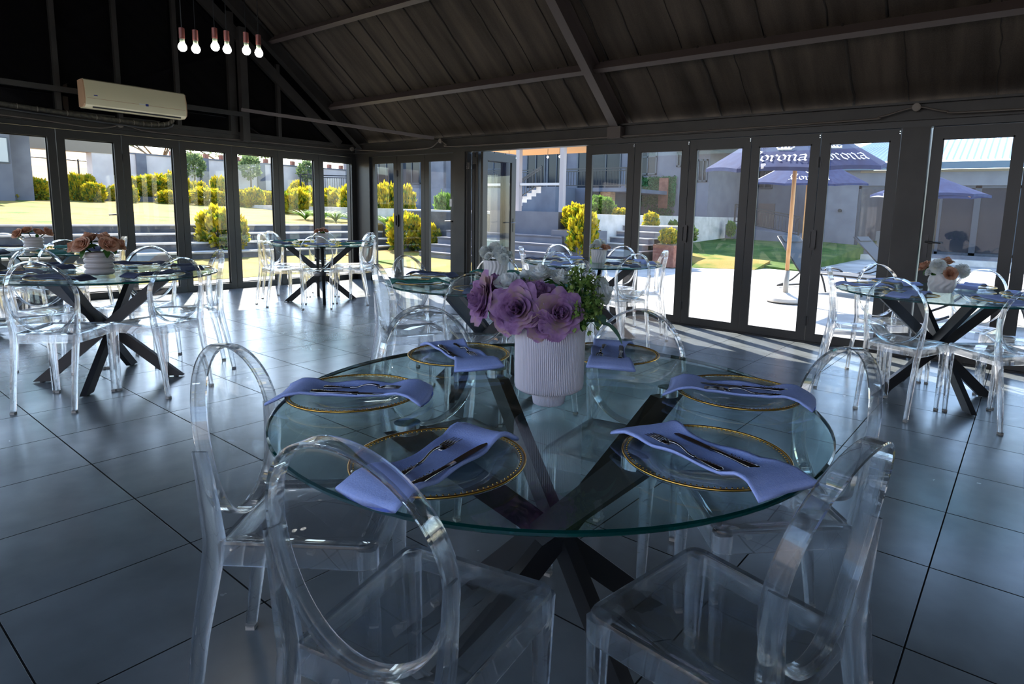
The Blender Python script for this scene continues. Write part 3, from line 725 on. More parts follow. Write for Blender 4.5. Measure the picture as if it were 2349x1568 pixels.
def table_set(c, chairs, legrot, tname, napk, plates=None, label=None, skip=(), pr=0.50, napang=None):
    """chairs: (x, y of back top, facing) in world; plates: angles"""
    t = table0 if not t_used[0] else copy_tree(table0); t_used[0] = True
    t.location = (c[0], c[1], 0); t.rotation_euler = (0, 0, R(legrot-45))
    tag(t, label, 'table', 'round glass dining tables')
    angs = [math.degrees(math.atan2(y-c[1], x-c[0])) for (x, y, f) in chairs]
    words = six_words(c, angs)
    for (x, y, f), w, i in zip(chairs, words, range(6)):
        if i in skip: continue
        place_chair(x, y, f, 'clear plastic chair with oval back, %s place at the %s' % (w, tname), 'clear chairs round the '+tname)
    words = six_words(c, plates)
    for i, a in enumerate(plates):
        x, y = c[0]+pr*math.cos(R(a)), c[1]+pr*math.sin(R(a))
        p = plate0 if not p_used[0] else copy_tree(plate0); p_used[0] = True
        p.location = (x, y, TZ); p.rotation_euler = (0, 0, R(a))
        tag(p, 'clear glass charger plate with gold beaded rim, %s setting on the %s' % (words[i], tname), 'plate', 'charger plates on the '+tname)
        kind = napk[i % len(napk)]
        na = (napang[i] if napang else a+rnd.uniform(-14, 14)+(90 if rnd.random() < 0.4 else 0))
        cn = {'nap_blue': 'blue lilac', 'nap_navy': 'dark navy', 'nap_green': 'green', 'nap_grey': 'slate blue'}[kind]
        place_napkin(kind, x, y, TZ+0.001, na, 'folded %s napkin on the %s plate of the %s' % (cn, words[i], tname), 'napkins on the '+tname)
    return words

def ring(c, r, a0, n=6): return [(c[0]+r*math.cos(R(a0+60*k)), c[1]+r*math.sin(R(a0+60*k)), a0+60*k+180) for k in range(n)]

# front table
C0 = (-0.965, 1.255)
def polar(c, r, a): return (c[0]+r*math.cos(R(a)), c[1]+r*math.sin(R(a)))
ch = [polar(C0, 0.765, 282)+(103,), polar(C0, 0.815, 346)+(171,), polar(C0, 0.835, 43)+(222,), polar(C0, 0.755, 102)+(282,), polar(C0, 0.785, 165)+(346,), polar(C0, 0.84, 223)+(40,)]
plates0 = [283, 345, 43, 105, 165, 223]
nang = [98+180, 342, 20, 118, 153, 40]
w0 = table_set(C0, ch, 70, 'front table', ['nap_blue'], plates0, 'large round glass table in the foreground with a ribbed white vase', napang=nang, pr=0.51)
TN = 'front table'
setting = {283: ((-0.853, 0.735, 105), (-0.800, 0.745, 100)), 345: ((-0.505, 1.085, 160), (-0.462, 1.135, 160)), 43: ((-0.565, 1.575, 203), (-0.585, 1.625, 201)),
           105: ((-1.115, 1.72, 298), (-1.06, 1.755, 120)), 165: ((-1.46, 1.41, -25), (-1.455, 1.345, -25)), 223: ((-1.325, 0.925, 38), (-1.30, 0.885, 36))}
for i, a in enumerate(plates0):
    (fx, fy, fa), (kx, ky, ka) = setting[a]
    place_cut('f', fx, fy, TZ+0.0215, fa, 'ornate silver fork on the napkin of the %s plate of the front table' % w0[i])
    place_cut('k', kx, ky, TZ+0.0215, ka, 'ornate silver knife on the napkin of the %s plate of the front table' % w0[i])
# other tables
C1 = (-5.0, 1.43)
table_set(C1, ring(C1, 0.72, 18), 50, 'left table', ['nap_navy'], [18+60*k for k in range(6)], 'round glass table at the left with a ringed white vase of peach roses')
C2 = (-7.42, 1.58)
table_set(C2, ring(C2, 0.72, 5), 20, 'far left table', ['nap_green', 'nap_navy'], [5+60*k for k in range(6)], 'round glass table by the garden doors at the far left edge')
C3 = (-7.35, 4.5)
table_set(C3, ring(C3, 0.74, 25), 329, 'corner table', ['nap_green', 'nap_grey', 'nap_blue'], [25+60*k for k in range(6)], 'round glass table standing in the sun in the corner of the glass walls')
C4 = (-2.93, 3.06)
table_set(C4, ring(C4, 0.76, 8), 5, 'middle table', ['nap_green', 'nap_grey'], [8+60*k for k in range(6)], 'round glass table behind the purple bouquet of the front table')
C5 = (-3.45, 5.10)
table_set(C5, ring(C5, 0.72, 37), 25, 'doorway table', ['nap_blue', 'nap_grey'], [37+60*k for k in range(6)], 'round glass table in front of the open patio doorway')
C6 = (-0.46, 5.06)
table_set(C6, ring(C6, 0.74, 15), 35, 'right table', ['nap_blue'], [15+60*k for k in range(6)], 'round glass table at the right beside the pool doors')

# ------------------------------------------------------------------ flowers and vases
def petal(q, th, r0, h, w, lean, curl, point=0.0, cup=0.25, nu=6, nv=5, jit=0, z0=0):
    """petal standing round the axis at angle th"""
    ct, st = math.cos(th), math.sin(th)
    def fn(u, v):
        s = u*2-1
        wid = w*math.sin(PI*(0.12+0.60*v))**0.7*(1-point*0.9*max(0, v-0.55)**1.2)
        vv = v*(1-point*s*s*v)
        rad = r0+lean*vv+curl*vv**3 - cup*wid*(s*s)
        zz = z0+h*(vv-0.18*curl/max(h, 1e-4)*vv**4*3)+jit*math.sin(s*5+th*3)*v
        tx = s*wid
        return (rad*ct-tx*st, rad*st+tx*ct, zz)
    q.grid(nu, nv, fn)
def rose(size, name, mat, layers=5, point=0.0, seed=0, openness=1.0):
    r = random.Random(seed); q = MB(); s = size
    for k in range(layers):
        f = k/(layers-1); n = 3+k
        for i in range(n):
            th = 2*PI*i/n+k*1.1+r.uniform(-.25, .25)
            petal(q, th, s*(0.03+0.12*f), s*(0.82-0.26*f+r.uniform(-.05, .05)), s*(0.20+0.38*f), s*(0.05+0.34*f*openness*r.uniform(.8, 1.15)), s*(0.01+0.24*f*f*openness), point=point*(0.2+0.8*f), jit=s*0.05*f, cup=0.45-0.12*f, z0=-s*0.25)
    for i in range(3):
        petal(q, 2*PI*i/3, s*0.02, s*0.75, s*0.13, s*0.03, 0, z0=-s*0.1)
    return q
def pompom(size, seed):
    r = random.Random(seed); q = MB(); n = 300
    for i in range(n):
        z = 1-1.45*(i+.5)/n; rr = math.sqrt(max(0, 1-z*z)); a = i*2.39996
        d = Vector((rr*math.cos(a), rr*math.sin(a), z)); t = d.cross(Vector((0, 0, 1)))
        t = t.normalized() if t.length > .01 else Vector((1, 0, 0)); b = d.cross(t)
        L = size*(1+r.uniform(-.08, .08)); w = size*0.10
        c = d*L*0.35
        q.add([c-t*w*.5, c+t*w*.5, d*L*0.85+t*w, d*L+b*w*.5, d*L*0.85-t*w], [(0, 1, 2, 3, 4)])
    q.lathe([(size*.02, -size*.3), (size*.5, -size*.2), (size*.62, size*.1), (size*.5, size*.5), (size*.02, size*.7)], 12, cap=False)
    return q
def leafq(q, p, d, L, w, up=Vector((0, 0, 1)), bend=0.3, n=6):
    d = Vector(d).normalized(); t = d.cross(up); t = t.normalized() if t.length > .01 else Vector((1, 0, 0)); b = t.cross(d)
    rows = []
    for i in range(n+1):
        f = i/n; c = Vector(p)+d*L*f-b*bend*L*f*f; ww = w*math.sin(PI*min(1, f*0.92+0.05))**0.8
        rows.append((c-t*ww+b*ww*.25, c, c+t*ww+b*ww*.25))
    q.add([v for r_ in rows for v in r_], [(3*i+j, 3*i+j+1, 3*i+j+4, 3*i+j+3) for i in range(n) for j in range(2)])
flower_src = {}
def flower(kind, p, size, axis, label, group, vase_c=None):
    """a cut flower: bloom and the stem that runs down into its vase"""
    key = (kind, rnd.randrange(2))
    if key not in flower_src:
        e = empty('rose' if kind in ('peach', 'mauve', 'whiter') else 'chrysanthemum')
        if kind == 'peach': q = rose(1, 'b', None, 6, 0.03, key[1], 1.0); o = q.build('bloom', M['peach'], e, smooth=True)
        elif kind == 'mauve': q = rose(1, 'b', None, 6, 0.25, 10+key[1], 1.35); o = q.build('bloom', M['mauve'], e, smooth=True)
        elif kind == 'whiter': q = rose(1, 'b', None, 5, 0.15, 20+key[1], 0.9); o = q.build('bloom', M['whitep'], e, smooth=True)
        else: q = pompom(1, 30+key[1]); o = q.build('bloom', M['whitep'], e, smooth=False)
        q = MB(); q.tube([(0, 0, -0.15), (0, 0, -0.6), (0, 0, -1.0)], 0.06, 6); q.lathe([(0.02, -0.45), (0.14, -0.35), (0.2, -0.2)], 10, cap=False)
        q.build('stem', M['leaf'], e, smooth=True)
        q = MB(); leafq(q, (0, 0, -0.4), (1, 0.2, 0.15), 0.9, 0.25); leafq(q, (0, 0, -0.4), (-0.8, 0.6, 0.0), 0.8, 0.25); q.build('leaves', M['leaf'], e, smooth=True)
        flower_src[key] = e
    else: e = copy_tree(flower_src[key])
    e.location = p; e.scale = (size, size, size)
    ax = Vector(axis).normalized(); qd = ax.to_track_quat('Z', 'Y') @ Quaternion((0, 0, 1), rnd.uniform(0, 6.28))
    e.rotation_mode = 'QUATERNION'; e.rotation_quaternion = qd
    tag(e, label, 'flower', group)
    return e

# ribbed vase on the front table
V0 = (-0.945, 1.215)
e = empty('ribbed_vase', (V0[0], V0[1], TZ))
rib = lambda r, t, z: r*(1+0.022*abs(math.cos(t*36))**0.6-0.022)
prof = [(0.045, 0.0405), (0.080, 0.041), (0.0865, 0.046), (0.0888, 0.056), (0.0895, 0.14), (0.0895, 0.207), (0.085, 0.209)]
def ribf(r, t, z): return r*(1-0.045*(0.5-0.5*math.cos(t*112))**2) if 0.043 < z < 0.2075 else r
MB().lathe(prof[:-1], 1120, f=ribf, cap=False).lathe([(0.0895, 0.207), (0.083, 0.2075), (0.081, 0.19), (0.078, 0.06), (0.01, 0.055)], 96, cap=False).build('vase_body', M['ceramicm'], e, auto=True)
def ribf2(r, t, z): return r*(1-0.05*(0.5-0.5*math.cos(t*80))**2)
MB().lathe([(0.038, 0.001), (0.0405, 0.003), (0.0435, 0.020), (0.0445, 0.042), (0.02, 0.043)], 800, f=ribf2, cap=False).build('vase_foot', M['ceramicm'], e, auto=True)
MB().lathe([(0.001, 0.185), (0.080, 0.185)], 32, cap=False).build('moss_filling', M['leaf'], e)
tag(e, 'large white ribbed cylindrical vase on a small foot on the front table', 'vase')
va = Vector((V0[0], V0[1], 0)); vd = va.normalized(); vr = Vector((vd.y, -vd.x, 0))
def vp(r_, z, f): return va+vr*r_-vd*f+Vector((0, 0, z))
G = 'flowers of the front bouquet'
flower('mauve', vp(-0.166, 1.022, 0.03), 0.070, vr*-1.0-vd*0.6+Vector((0, 0, 0.25)), 'dusky purple rose hanging out at the left end of the front bouquet', G)
flower('mauve', vp(-0.132, 1.050, 0.0), 0.055, vr*-0.5+vd*0.1+Vector((0, 0, 1.0)), 'small purple rose pointing up beside the pale blue peony', G)
flower('mauve', vp(-0.080, 1.008, 0.085), 0.070, vd*-1.0+vr*-0.15+Vector((0, 0, 0.35)), 'large open mauve rose facing the viewer left of the vase centre', G)
flower('mauve', vp(-0.035, 1.040, 0.05), 0.058, vd*-0.5+vr*0.1+Vector((0, 0, 0.9)), 'purple rose behind the two large mauve blooms', G)
flower('mauve', vp(0.020, 1.000, 0.090), 0.068, vd*-1.0+vr*0.25+Vector((0, 0, 0.3)), 'large pointed purple rose above the middle of the ribbed vase', G)
flower('mauve', vp(-0.105, 0.985, 0.06), 0.055, vd*-0.8+vr*-0.5+Vector((0, 0, -0.2)), 'drooping purple bloom below the large open mauve rose', G)
flower('mauve', vp(-0.020, 0.972, 0.095), 0.050, vd*-0.9+Vector((0, 0, -0.35)), 'half hidden mauve bloom hanging over the vase rim', G)
flower('whiter', vp(-0.108, 1.062, 0.04), 0.048, vd*-0.5+vr*-0.2+Vector((0, 0, 0.9)), 'pale blue white peony between the purple roses', G)
flower('whiter', vp(-0.030, 1.082, 0.00), 0.048, vd*-0.3+Vector((0, 0, 1)), 'white peony at the top middle of the front bouquet', G)
flower('whiter', vp(0.022, 1.074, 0.00), 0.042, vd*-0.4+vr*0.2+Vector((0, 0, 1)), 'white peony right of the topmost one in the front bouquet', G)
flower('whiter', vp(-0.066, 1.072, -0.02), 0.036, vr*-0.3+Vector((0, 0, 1)), 'small white bloom hidden behind the mauve roses', G)
flower('whiter', vp(0.122, 1.045, 0.0), 0.056, vr*1.0-vd*0.5+Vector((0, 0, 0.3)), 'big white rose at the right end of the front bouquet', G)
def sprig(p, n, size, mat, name, label, seed, grp='greenery of the front bouquet', spread=1.0):
    r = random.Random(seed); e = empty(name, p)
    q = MB(); s_ = MB()
    for i in range(n):
        d = Vector((r.gauss(0, 1), r.gauss(0, 1), r.gauss(0.5, 0.8))).normalized(); c = d*size*r.uniform(0.3, 1)
        s_.tube([(0, 0, -size*0.9), c*0.6, c], 0.0009, 4)
        for k in range(5):
            dd = (d+Vector((r.uniform(-1, 1), r.uniform(-1, 1), r.uniform(-1, 1)))*0.9).normalized()
            leafq(q, c, dd, size*0.26*spread, size*0.075*spread, n=3)
    q.build('leaves', mat, e, smooth=True); s_.build('stems', M['leaf'], e)
    tag(e, label, 'foliage sprig', grp)
sprig(vp(0.072, 1.042, 0.02), 90, 0.058, M['leafl'], 'green_sprig', 'fluffy light green sprig at the top right of the front bouquet', 1)
sprig(vp(0.078, 0.998, 0.075), 90, 0.048, M['leafl'], 'green_sprig', 'fluffy light green sprig hanging over the right vase rim', 2)
sprig(vp(0.105, 1.015, 0.03), 40, 0.035, M['leafl'], 'green_sprig', 'small light green sprig beside the big white rose', 3)
sprig(vp(-0.055, 1.052, 0.02), 18, 0.028, M['leafl'], 'green_sprig', 'small lime green sprig between the pale peonies', 4)
sprig(vp(0.04, 1.052, 0.03), 30, 0.030, M['whitep'], 'white_filler_flower', 'spray of tiny white filler flowers in the front bouquet', 5, spread=0.5)
def euca(p, dirs, label, L=0.06, w=0.019):
    e = empty('eucalyptus_leaf', p)
    q = MB()
    for d, off, bl in dirs: leafq(q, off, d, L*bl, w*bl, bend=0.25, n=8)
    q.build('leaf_blade', M['euca'], e, smooth=True)
    MB().tube([(0, 0, 0)]+[Vector(o_)*0.5 for _, o_, _ in dirs][-1:]+[Vector(dirs[-1][1])], 0.0015, 5).build('stem', M['euca'], e)
    tag(e, label, 'leaf', 'greenery of the front bouquet')
euca(vp(0.085, 0.975, 0.05), [(vr*1.0+Vector((0, 0, 0.05)), (0, 0, 0), 1.0), (vr*0.8-vd*0.2+Vector((0, 0, -0.55)), tuple(vr*0.045), 1.15), (vr*0.6+Vector((0, 0, 0.3)), tuple(vr*0.02), 0.6)], 'grey green eucalyptus leaves drooping over the right side of the ribbed vase')
euca(vp(0.085, 1.045, 0.02), [(vr*0.5-vd*0.5+Vector((0, 0, -0.9)), (0, 0, 0), 0.8), (vr*0.2-vd*0.4+Vector((0, 0, -1)), (0.0, 0, 0.0), 0.9)], 'grey green eucalyptus leaf in front of the big white rose', w=0.024)
euca(vp(0.115, 0.995, 0.04), [(vr*0.5-vd*0.6+Vector((0, 0, -0.5)), (0, 0, 0), 0.6), (vr*0.2-vd*0.4+Vector((0, 0, -1)), (0.0, 0, 0.0), 0.6)], 'small eucalyptus leaf below the big white rose', w=0.024)

# smaller bouquets
def vase_lathe(kind, h, r):
    q = MB()
    if kind == 'ringed':
        pr = [(r*0.55, 0)]
        for i in range(25):
            f = i/24; pr.append((r*(0.86+0.14*abs(math.sin(f*PI*4))**0.7), 0.002+f*(h-0.004)))
        pr += [(r*0.80, h), (r*0.76, h*0.7), (0.002, h*0.65)]
        q.lathe(pr, 40, cap=False); return q
    if kind == 'fluted':
        pr = [(r*0.5, 0), (r*0.78, 0.002), (r*0.9, h*0.25), (r*0.97, h*0.6), (r, h*0.97), (r*0.93, h), (r*0.88, h*0.7), (0.002, h*0.65)]
        pr = [pr[0]]+[(r*(0.80+0.20*(i/24)**0.6), 0.002+i/24*(h*0.97)) for i in range(25)]+pr[5:]
        q.lathe(pr, 160, f=lambda rr, t, z: rr*(1+0.035*math.cos(20*t+2.2*math.sin(z/h*PI*2))) if z < h*0.985 and rr > r*0.6 and rr > 0.01 else rr, cap=False); return q
    pr = [(r*0.4, 0)]+[(r*(0.62+0.38*math.sin(PI*(0.12+0.76*i/24))**0.9), 0.002+i/24*(h*0.97)) for i in range(25)]+[(r*0.62, h), (r*0.6, h*0.7), (0.002, h*0.65)]
    q.lathe(pr, 160, f=lambda rr, t, z: rr*(1+0.05*math.cos(11*t+3.2*math.sin(z/h*PI*2.3))) if z < h*0.985 and rr > r*0.45 else rr, cap=False)
    return q
def bouquet(c, kind, h, r, mat, vlabel, flowers, tname, k_=0.82):
    e = empty('flower_vase', (c[0], c[1], TZ))
    vase_lathe(kind, h, r).build('vase_body', M[mat], e, smooth=True)
    MB().lathe([(0.001, h*0.86), (r*(0.6 if kind == 'swirl' else 0.78), h*0.86)], 24, cap=False).build('moss_filling', M['leaf'], e)
    tag(e, vlabel, 'vase')
    v = Vector((c[0], c[1], 0)).normalized(); rt = Vector((v.y, -v.x, 0))
    for i, (k, a, b, dz, s, lab) in enumerate(flowers):
        a, b, s = a*k_, b*k_, s*(0.5+0.5*k_)
        p = Vector((c[0], c[1], TZ+h+dz))+rt*a-v*b
        ax = rt*a*9-v*(b*9+0.25)+Vector((0, 0, 0.5+dz*6))
        flower(k, p, s, ax, lab, 'flowers in the vase of the '+tname)
bouquet((-4.87, 1.375), 'ringed', 0.150, 0.084, 'cream', 'white vase of stacked rings on the left table',
        [('peach', -0.10, 0.07, 0.045, 0.085, 'peach rose at the left front of the ringed vase on the left table'), ('peach', 0.065, 0.085, 0.045, 0.085, 'peach rose facing the room right of centre on the left table'),
         ('peach', -0.055, -0.05, 0.085, 0.080, 'peach rose standing highest at the back left on the left table'), ('peach', 0.045, -0.04, 0.085, 0.080, 'peach rose at the back right of the ringed vase on the left table'),
         ('peach', 0.13, 0.0, 0.045, 0.080, 'peach rose at the right end of the ringed vase on the left table'), ('peach', -0.15, 0.0, 0.035, 0.070, 'half hidden peach rose at the left end on the left table')], 'left table')
bouquet((-7.36, 1.58), 'ringed', 0.130, 0.078, 'cream', 'white vase of stacked rings on the far left table',
        [('peach', -0.13, 0.04, 0.03, 0.075, 'peach rose drooping at the left on the far left table'), ('peach', -0.05, 0.02, 0.06, 0.07, 'peach rose above the left rim on the far left table'),
         ('peach', 0.05, 0.03, 0.045, 0.065, 'peach rose in the middle on the far left table'), ('peach', 0.13, 0.02, 0.045, 0.075, 'peach rose at the right on the far left table')], 'far left table')
bouquet((-7.33, 4.52), 'ringed', 0.135, 0.080, 'cream', 'small white ringed vase on the sunlit corner table',
        [('peach', -0.07, 0.03, 0.025, 0.055, 'peach rose at the left of the corner table vase'), ('peach', -0.01, 0.03, 0.035, 0.05, 'peach rose in the middle of the corner table vase'),
         ('peach', 0.06, 0.02, 0.03, 0.055, 'peach rose at the right of the corner table vase'), ('peach', 0.03, -0.05, 0.045, 0.055, 'peach rose at the back of the corner table vase')], 'corner table')
bouquet((-2.93, 3.13), 'fluted', 0.150, 0.084, 'ceramic', 'white wavy fluted vase on the middle table',
        [('mum', 0.03, 0.03, 0.045, 0.062, 'large white chrysanthemum on the middle table'), ('whiter', -0.055, 0.06, 0.025, 0.052, 'white rose at the front left of the middle table vase'),
         ('mum', -0.09, -0.02, 0.05, 0.05, 'cream chrysanthemum at the left of the middle table vase'), ('whiter', 0.11, 0.0, 0.04, 0.05, 'white rose at the right of the middle table vase'), ('mum', -0.01, -0.06, 0.075, 0.055, 'white chrysanthemum at the back of the middle table vase'), ('mum', 0.06, 0.075, 0.01, 0.05, 'white chrysanthemum hanging at the front of the middle table vase')], 'middle table')
bouquet((-3.37, 5.08), 'fluted', 0.135, 0.076, 'ceramic', 'white wavy fluted vase on the doorway table',
        [('mum', -0.02, 0.0, 0.05, 0.055, 'white chrysanthemum standing highest on the doorway table'), ('whiter', -0.08, 0.03, 0.03, 0.048, 'white rose at the left of the doorway table vase'),
         ('peach', 0.065, 0.05, 0.02, 0.055, 'peach rose at the front right of the doorway table vase'), ('peach', 0.11, 0.0, 0.02, 0.045, 'peach rose at the right end of the doorway table vase'), ('mum', 0.04, -0.05, 0.05, 0.045, 'small white chrysanthemum at the back of the doorway table vase')], 'doorway table')
bouquet((-0.47, 5.06), 'swirl', 0.138, 0.084, 'ceramic', 'round white vase with swirling grooves on the right table',
        [('mum', -0.04, 0.075, 0.045, 0.062, 'white chrysanthemum at the front of the right table vase'), ('peach', 0.05, 0.085, 0.0, 0.07, 'peach pink rose at the front of the right table vase'),
         ('peach', -0.14, 0.0, 0.035, 0.065, 'orange peach rose at the left of the right table vase'), ('mum', 0.13, 0.02, 0.02, 0.06, 'white chrysanthemum at the right of the right table vase'),
         ('peach', 0.02, -0.03, 0.075, 0.065, 'peach rose standing highest on the right table'), ('whiter', -0.10, 0.05, 0.0, 0.05, 'cream rose low at the left of the right table vase'), ('peach', -0.09, -0.06, 0.05, 0.05, 'peach rose at the back left of the right table vase')], 'right table')

# ================================================================== outdoors
XG = -15.2
def gz(x):      # height of the upper garden
    return 0.74+max(0, (XG-x))*0.044
# ground sheets
def slab(name, pts, mat, th=0.25, kind='structure', parent=None):
    k = len(pts); q = MB()
    q.add([p for p in pts]+[(p[0], p[1], p[2]-th) for p in pts], [tuple(range(k)), tuple(range(2*k-1, k-1, -1))]+[(i, i+k, (i+1) % k+k, (i+1) % k) for i in range(k)])
    o = q.build(name, mat, parent, fix=True)
    if kind: o['kind'] = kind
    return o
slab('ground_patio', [(-11.0, 6.47, -0.02), (12, 6.47, -0.02), (12, 40, -0.02), (-11.0, 40, -0.02)], M['patio'])
slab('ground_patio_strip', [(-10.62, -14, -0.018), (WX-0.1, -14, -0.018), (WX-0.1, 6.47, -0.018), (-10.62, 6.47, -0.018)], M['patio'])
slab('ground_lower_lawn', [(-13.95, -16, 0.05), (-10.62, -16, -0.012), (-10.62, 9.9, -0.012), (-13.95, 10.4, 0.05)], M['grass'])
slab('ground_side_lawn', [(-14.2, 9.0, 0.08), (-9.2, 8.2, -0.008), (-8.0, 10.7, 0.03), (-14.2, 10.9, 0.10)], M['grass'])
slab('ground_back_yard', [(-6, -40, -0.03), (12, -40, -0.03), (12, 6.4, -0.07), (-6, 6.4, -0.07)], M['block'], 0.1)
struct(MB().bx((-30, -10.3, -0.1), (12, -10, 3.6)).build('wall_added_blocker', M['pinkw']))  # unseen wall added to keep bright sky out of the pane reflections
slab('ground_far_field', [(-130, -60, 10.6), (-29.0, -40, 1.32), (-29.0, 40, 1.32), (-130, 60, 10.6)], M['field'], 0.3)
# terrace of long steps
def steps(name, runs, mat_r, mat_t, label):
    e = empty(name)
    for (a, b) in runs:
        a, b = Vector(a), Vector(b)
        MB().bx(a, (b.x, b.y, b.z-0.035)).build('riser_block', mat_r, e)
        MB().bx((a.x-0.0, a.y, b.z-0.035), (b.x+0.02 if b.x > a.x else b.x, b.y, b.z)).build('coping', mat_t, e)
    tag(e, label, 'steps')
    return e
steps('garden_steps', [((-15.6, -9.8, 0), (-13.9-0.42*i, 11.0, 0.20+0.18*i)) for i in range(4)], M['block'], M['tread'], 'long grey block steps rising to the upper lawn')
slab('ground_upper_lawn', [(-26.0, -18, gz(-26)), (XG-0.05, -18, gz(XG)), (XG-0.05, 11.4, gz(XG)), (-26.0, 18, gz(-26))], M['grass'], 0.5)
tag(MB().bx((-26.2, -9.8, 1.0), (-26.0, 11.5, 1.40)).build('garden_kerb', M['block']), 'low grey block kerb at the far edge of the upper lawn', 'kerb')
slab('ground_upper_path', [(-29.3, -20, 1.5), (-26.15, -20, 1.36), (-26.15, 18, 1.36), (-29.3, 18, 1.5)], M['patio'], 0.5)
tag(MB().bx((-28.1, 8.3, 1.4), (-27.9, 19, 1.72)).build('planter_wall', M['block']), 'second low grey kerb in front of the boundary wall', 'kerb')
slab('ground_planting_bed', [(-29.3, 8.3, 1.9), (-28.1, 8.3, 1.7), (-28.1, 19, 1.7), (-29.3, 19, 1.9)], M['lawn'], 0.4)
# boundary wall with brick capped pillars
e = empty('boundary_wall', (-29.5, 0, 1.5))
MB().bx((-0.12, 8.4, 0), (0.12, 24, 1.62)).build('wall_panel', M['pinkw'], e)
MB().bx((-0.15, 8.4, 1.62), (0.15, 24, 1.68)).build('coping', M['pill'], e)
for y in (10.0, 12.45, 15.0, 17.4, 19.8): MB().bx((-0.05, y-0.18, 0), (0.22, y+0.18, 1.66)).build('pillar', M['pill'], e)
for i in range(17): MB().bx((-0.10, 11.25+i*0.68-0.08, 1.68), (0.10, 11.25+i*0.68+0.08, 1.88)).build('brick_stub', M['brickr'], e)
tag(e, 'pale boundary wall with pillars and red brick stubs on top', 'wall')
# gateway at the left: grey portal, fence, small house
e = empty('gateway', (-27.3, 0, 1.3))
MB().bx((-0.3, 7.65, 0), (0.3, 8.35, 1.95)).build('right_pillar', M['pinkw'], e); MB().bx((-0.3, 5.0, 0), (0.3, 5.75, 1.95)).build('left_pillar', M['pill'], e)
MB().bx((-0.32, 5.0, 1.62), (0.32, 8.35, 2.3)).build('lintel_beam', M['soff'], e)
tag(e, 'plastered entrance gateway framing the dry field', 'gateway')
e = empty('steel_fence', (-27.8, 0, 1.4))
for y in (6.05, 6.75, 7.45, 8.05): MB().tube([(0, y, 0), (0, y, 1.28)], 0.028, 8).build('post', M['black'], e)
MB().tube([(0, 5.8, 1.26), (0, 8.3, 1.22)], 0.02, 8).build('top_rail', M['black'], e)
for i, y in enumerate((6.95, 7.2)): MB().tube([(-0.5, y, -0.1), (-0.5, y, 0.42)], 0.04, 8).build('wooden_post', M['bark'], e)
tag(e, 'thin dark steel fence seen through the gateway', 'fence')
e = empty('gate_house', (-24.6, 3.9, 1.1))
MB().bx((-1.5, -3, 0), (0.3, 0.98, 2.4)).build('wall', M['render'], e); MB().bx((0.3, 0.62, 1.15), (0.33, 0.93, 1.9)).build('window_frame', M['aluout'], e)
MB().bx((0.33, 0.65, 1.18), (0.335, 0.90, 1.87)).build('curtain', M['curtain'], e)
MB().bx((-1.7, -3.2, 2.4), (0.6, 1.5, 2.5)).build('roof', M['fascia'], e); MB().bx((-1.2, 1.0, 0), (-0.2, 1.55, 2.1)).build('side_wall', M['pill'], e)
tag(e, 'small grey gate house at the left edge of the garden', 'building')

# terrace and steps on the far side of the yard (facing the patio doors)
slab('ground_side_terrace', [(-40, 11.55, 1.20), (-8.62, 11.55, 1.20), (-8.62, 30, 1.20), (-40, 30, 1.20)], M['tread'], 1.4)
tag(MB().bx((-14.3, 11.3, 0), (-12.3, 11.55, 1.16)).bx((-12.3, 11.3, 0), (-10.75, 11.55, 1.14)).build('retaining_wall', M['block']), 'dark block retaining wall behind the lower lawn shrubs', 'wall')
tag(MB().bx((-10.75, 11.25, 0), (-8.6, 11.56, 1.235)).build('retaining_wall', M['render']), 'smooth grey retaining wall above the broad patio steps', 'wall')
e = empty('patio_steps')
for i, (y0, z) in enumerate(((10.95, 0.70), (10.65, 0.53), (10.35, 0.36), (10.05, 0.19))):
    MB().bx((-12.0, y0, 0), (-8.25+0.06*i, 11.26, z-0.03)).build('riser_block', M['pill'], e); MB().bx((-12.0, y0-0.02, z-0.03), (-8.25+0.06*i, 11.26-0.001*i, z)).build('coping', M['render'], e)
tag(e, 'broad grey plastered steps below the retaining wall', 'steps')
e = empty('planter_box')
MB().bx((-8.6, 11.0, 0), (-7.75, 12.0, 0.83)).build('planter_body', M['render'], e); MB().bx((-8.5, 11.1, 0.8), (-7.85, 11.9, 0.85)).build('soil', M['bark'], e)
tag(e, 'grey stepped planter at the right end of the steps', 'planter')
e = empty('side_steps')
for i in range(5):
    MB().bx((-8.62, 12.9+0.3*i, 0), (-7.5, 15.5, 0.32+0.15*i)).build('riser_block', M['pill'], e); MB().bx((-8.62, 12.88+0.3*i, 0.32+0.15*i), (-7.48, 15.5-0.001*i, 0.345+0.15*i)).build('coping', M['tread'], e)
tag(e, 'second flight of grey steps right of the golden shrub', 'steps')
e = empty('brick_planter')
MB().bx((-7.2, 13.2, 0), (-6.65, 13.9, 0.52)).build('planter_body', M['brickr'], e); MB().bx((-7.15, 13.25, 0.5), (-6.7, 13.85, 0.54)).build('soil', M['bark'], e)
tag(e, 'square red brick planter beside the lawn', 'planter')
slab('ground_green_lawn', [(-9.2, 15.6, 0.28), (-4.3, 15.2, 0.0), (-4.3, 24, 0.52), (-10.0, 24, 0.60)], M['lawn'], 0.6)
slab('ground_dry_lawn', [(-9.3, 12.2, -0.015), (-5.2, 14.6, -0.012), (-5.2, 15.7, 0.15), (-9.3, 16.0, 0.27)], M['grass'], 0.3)

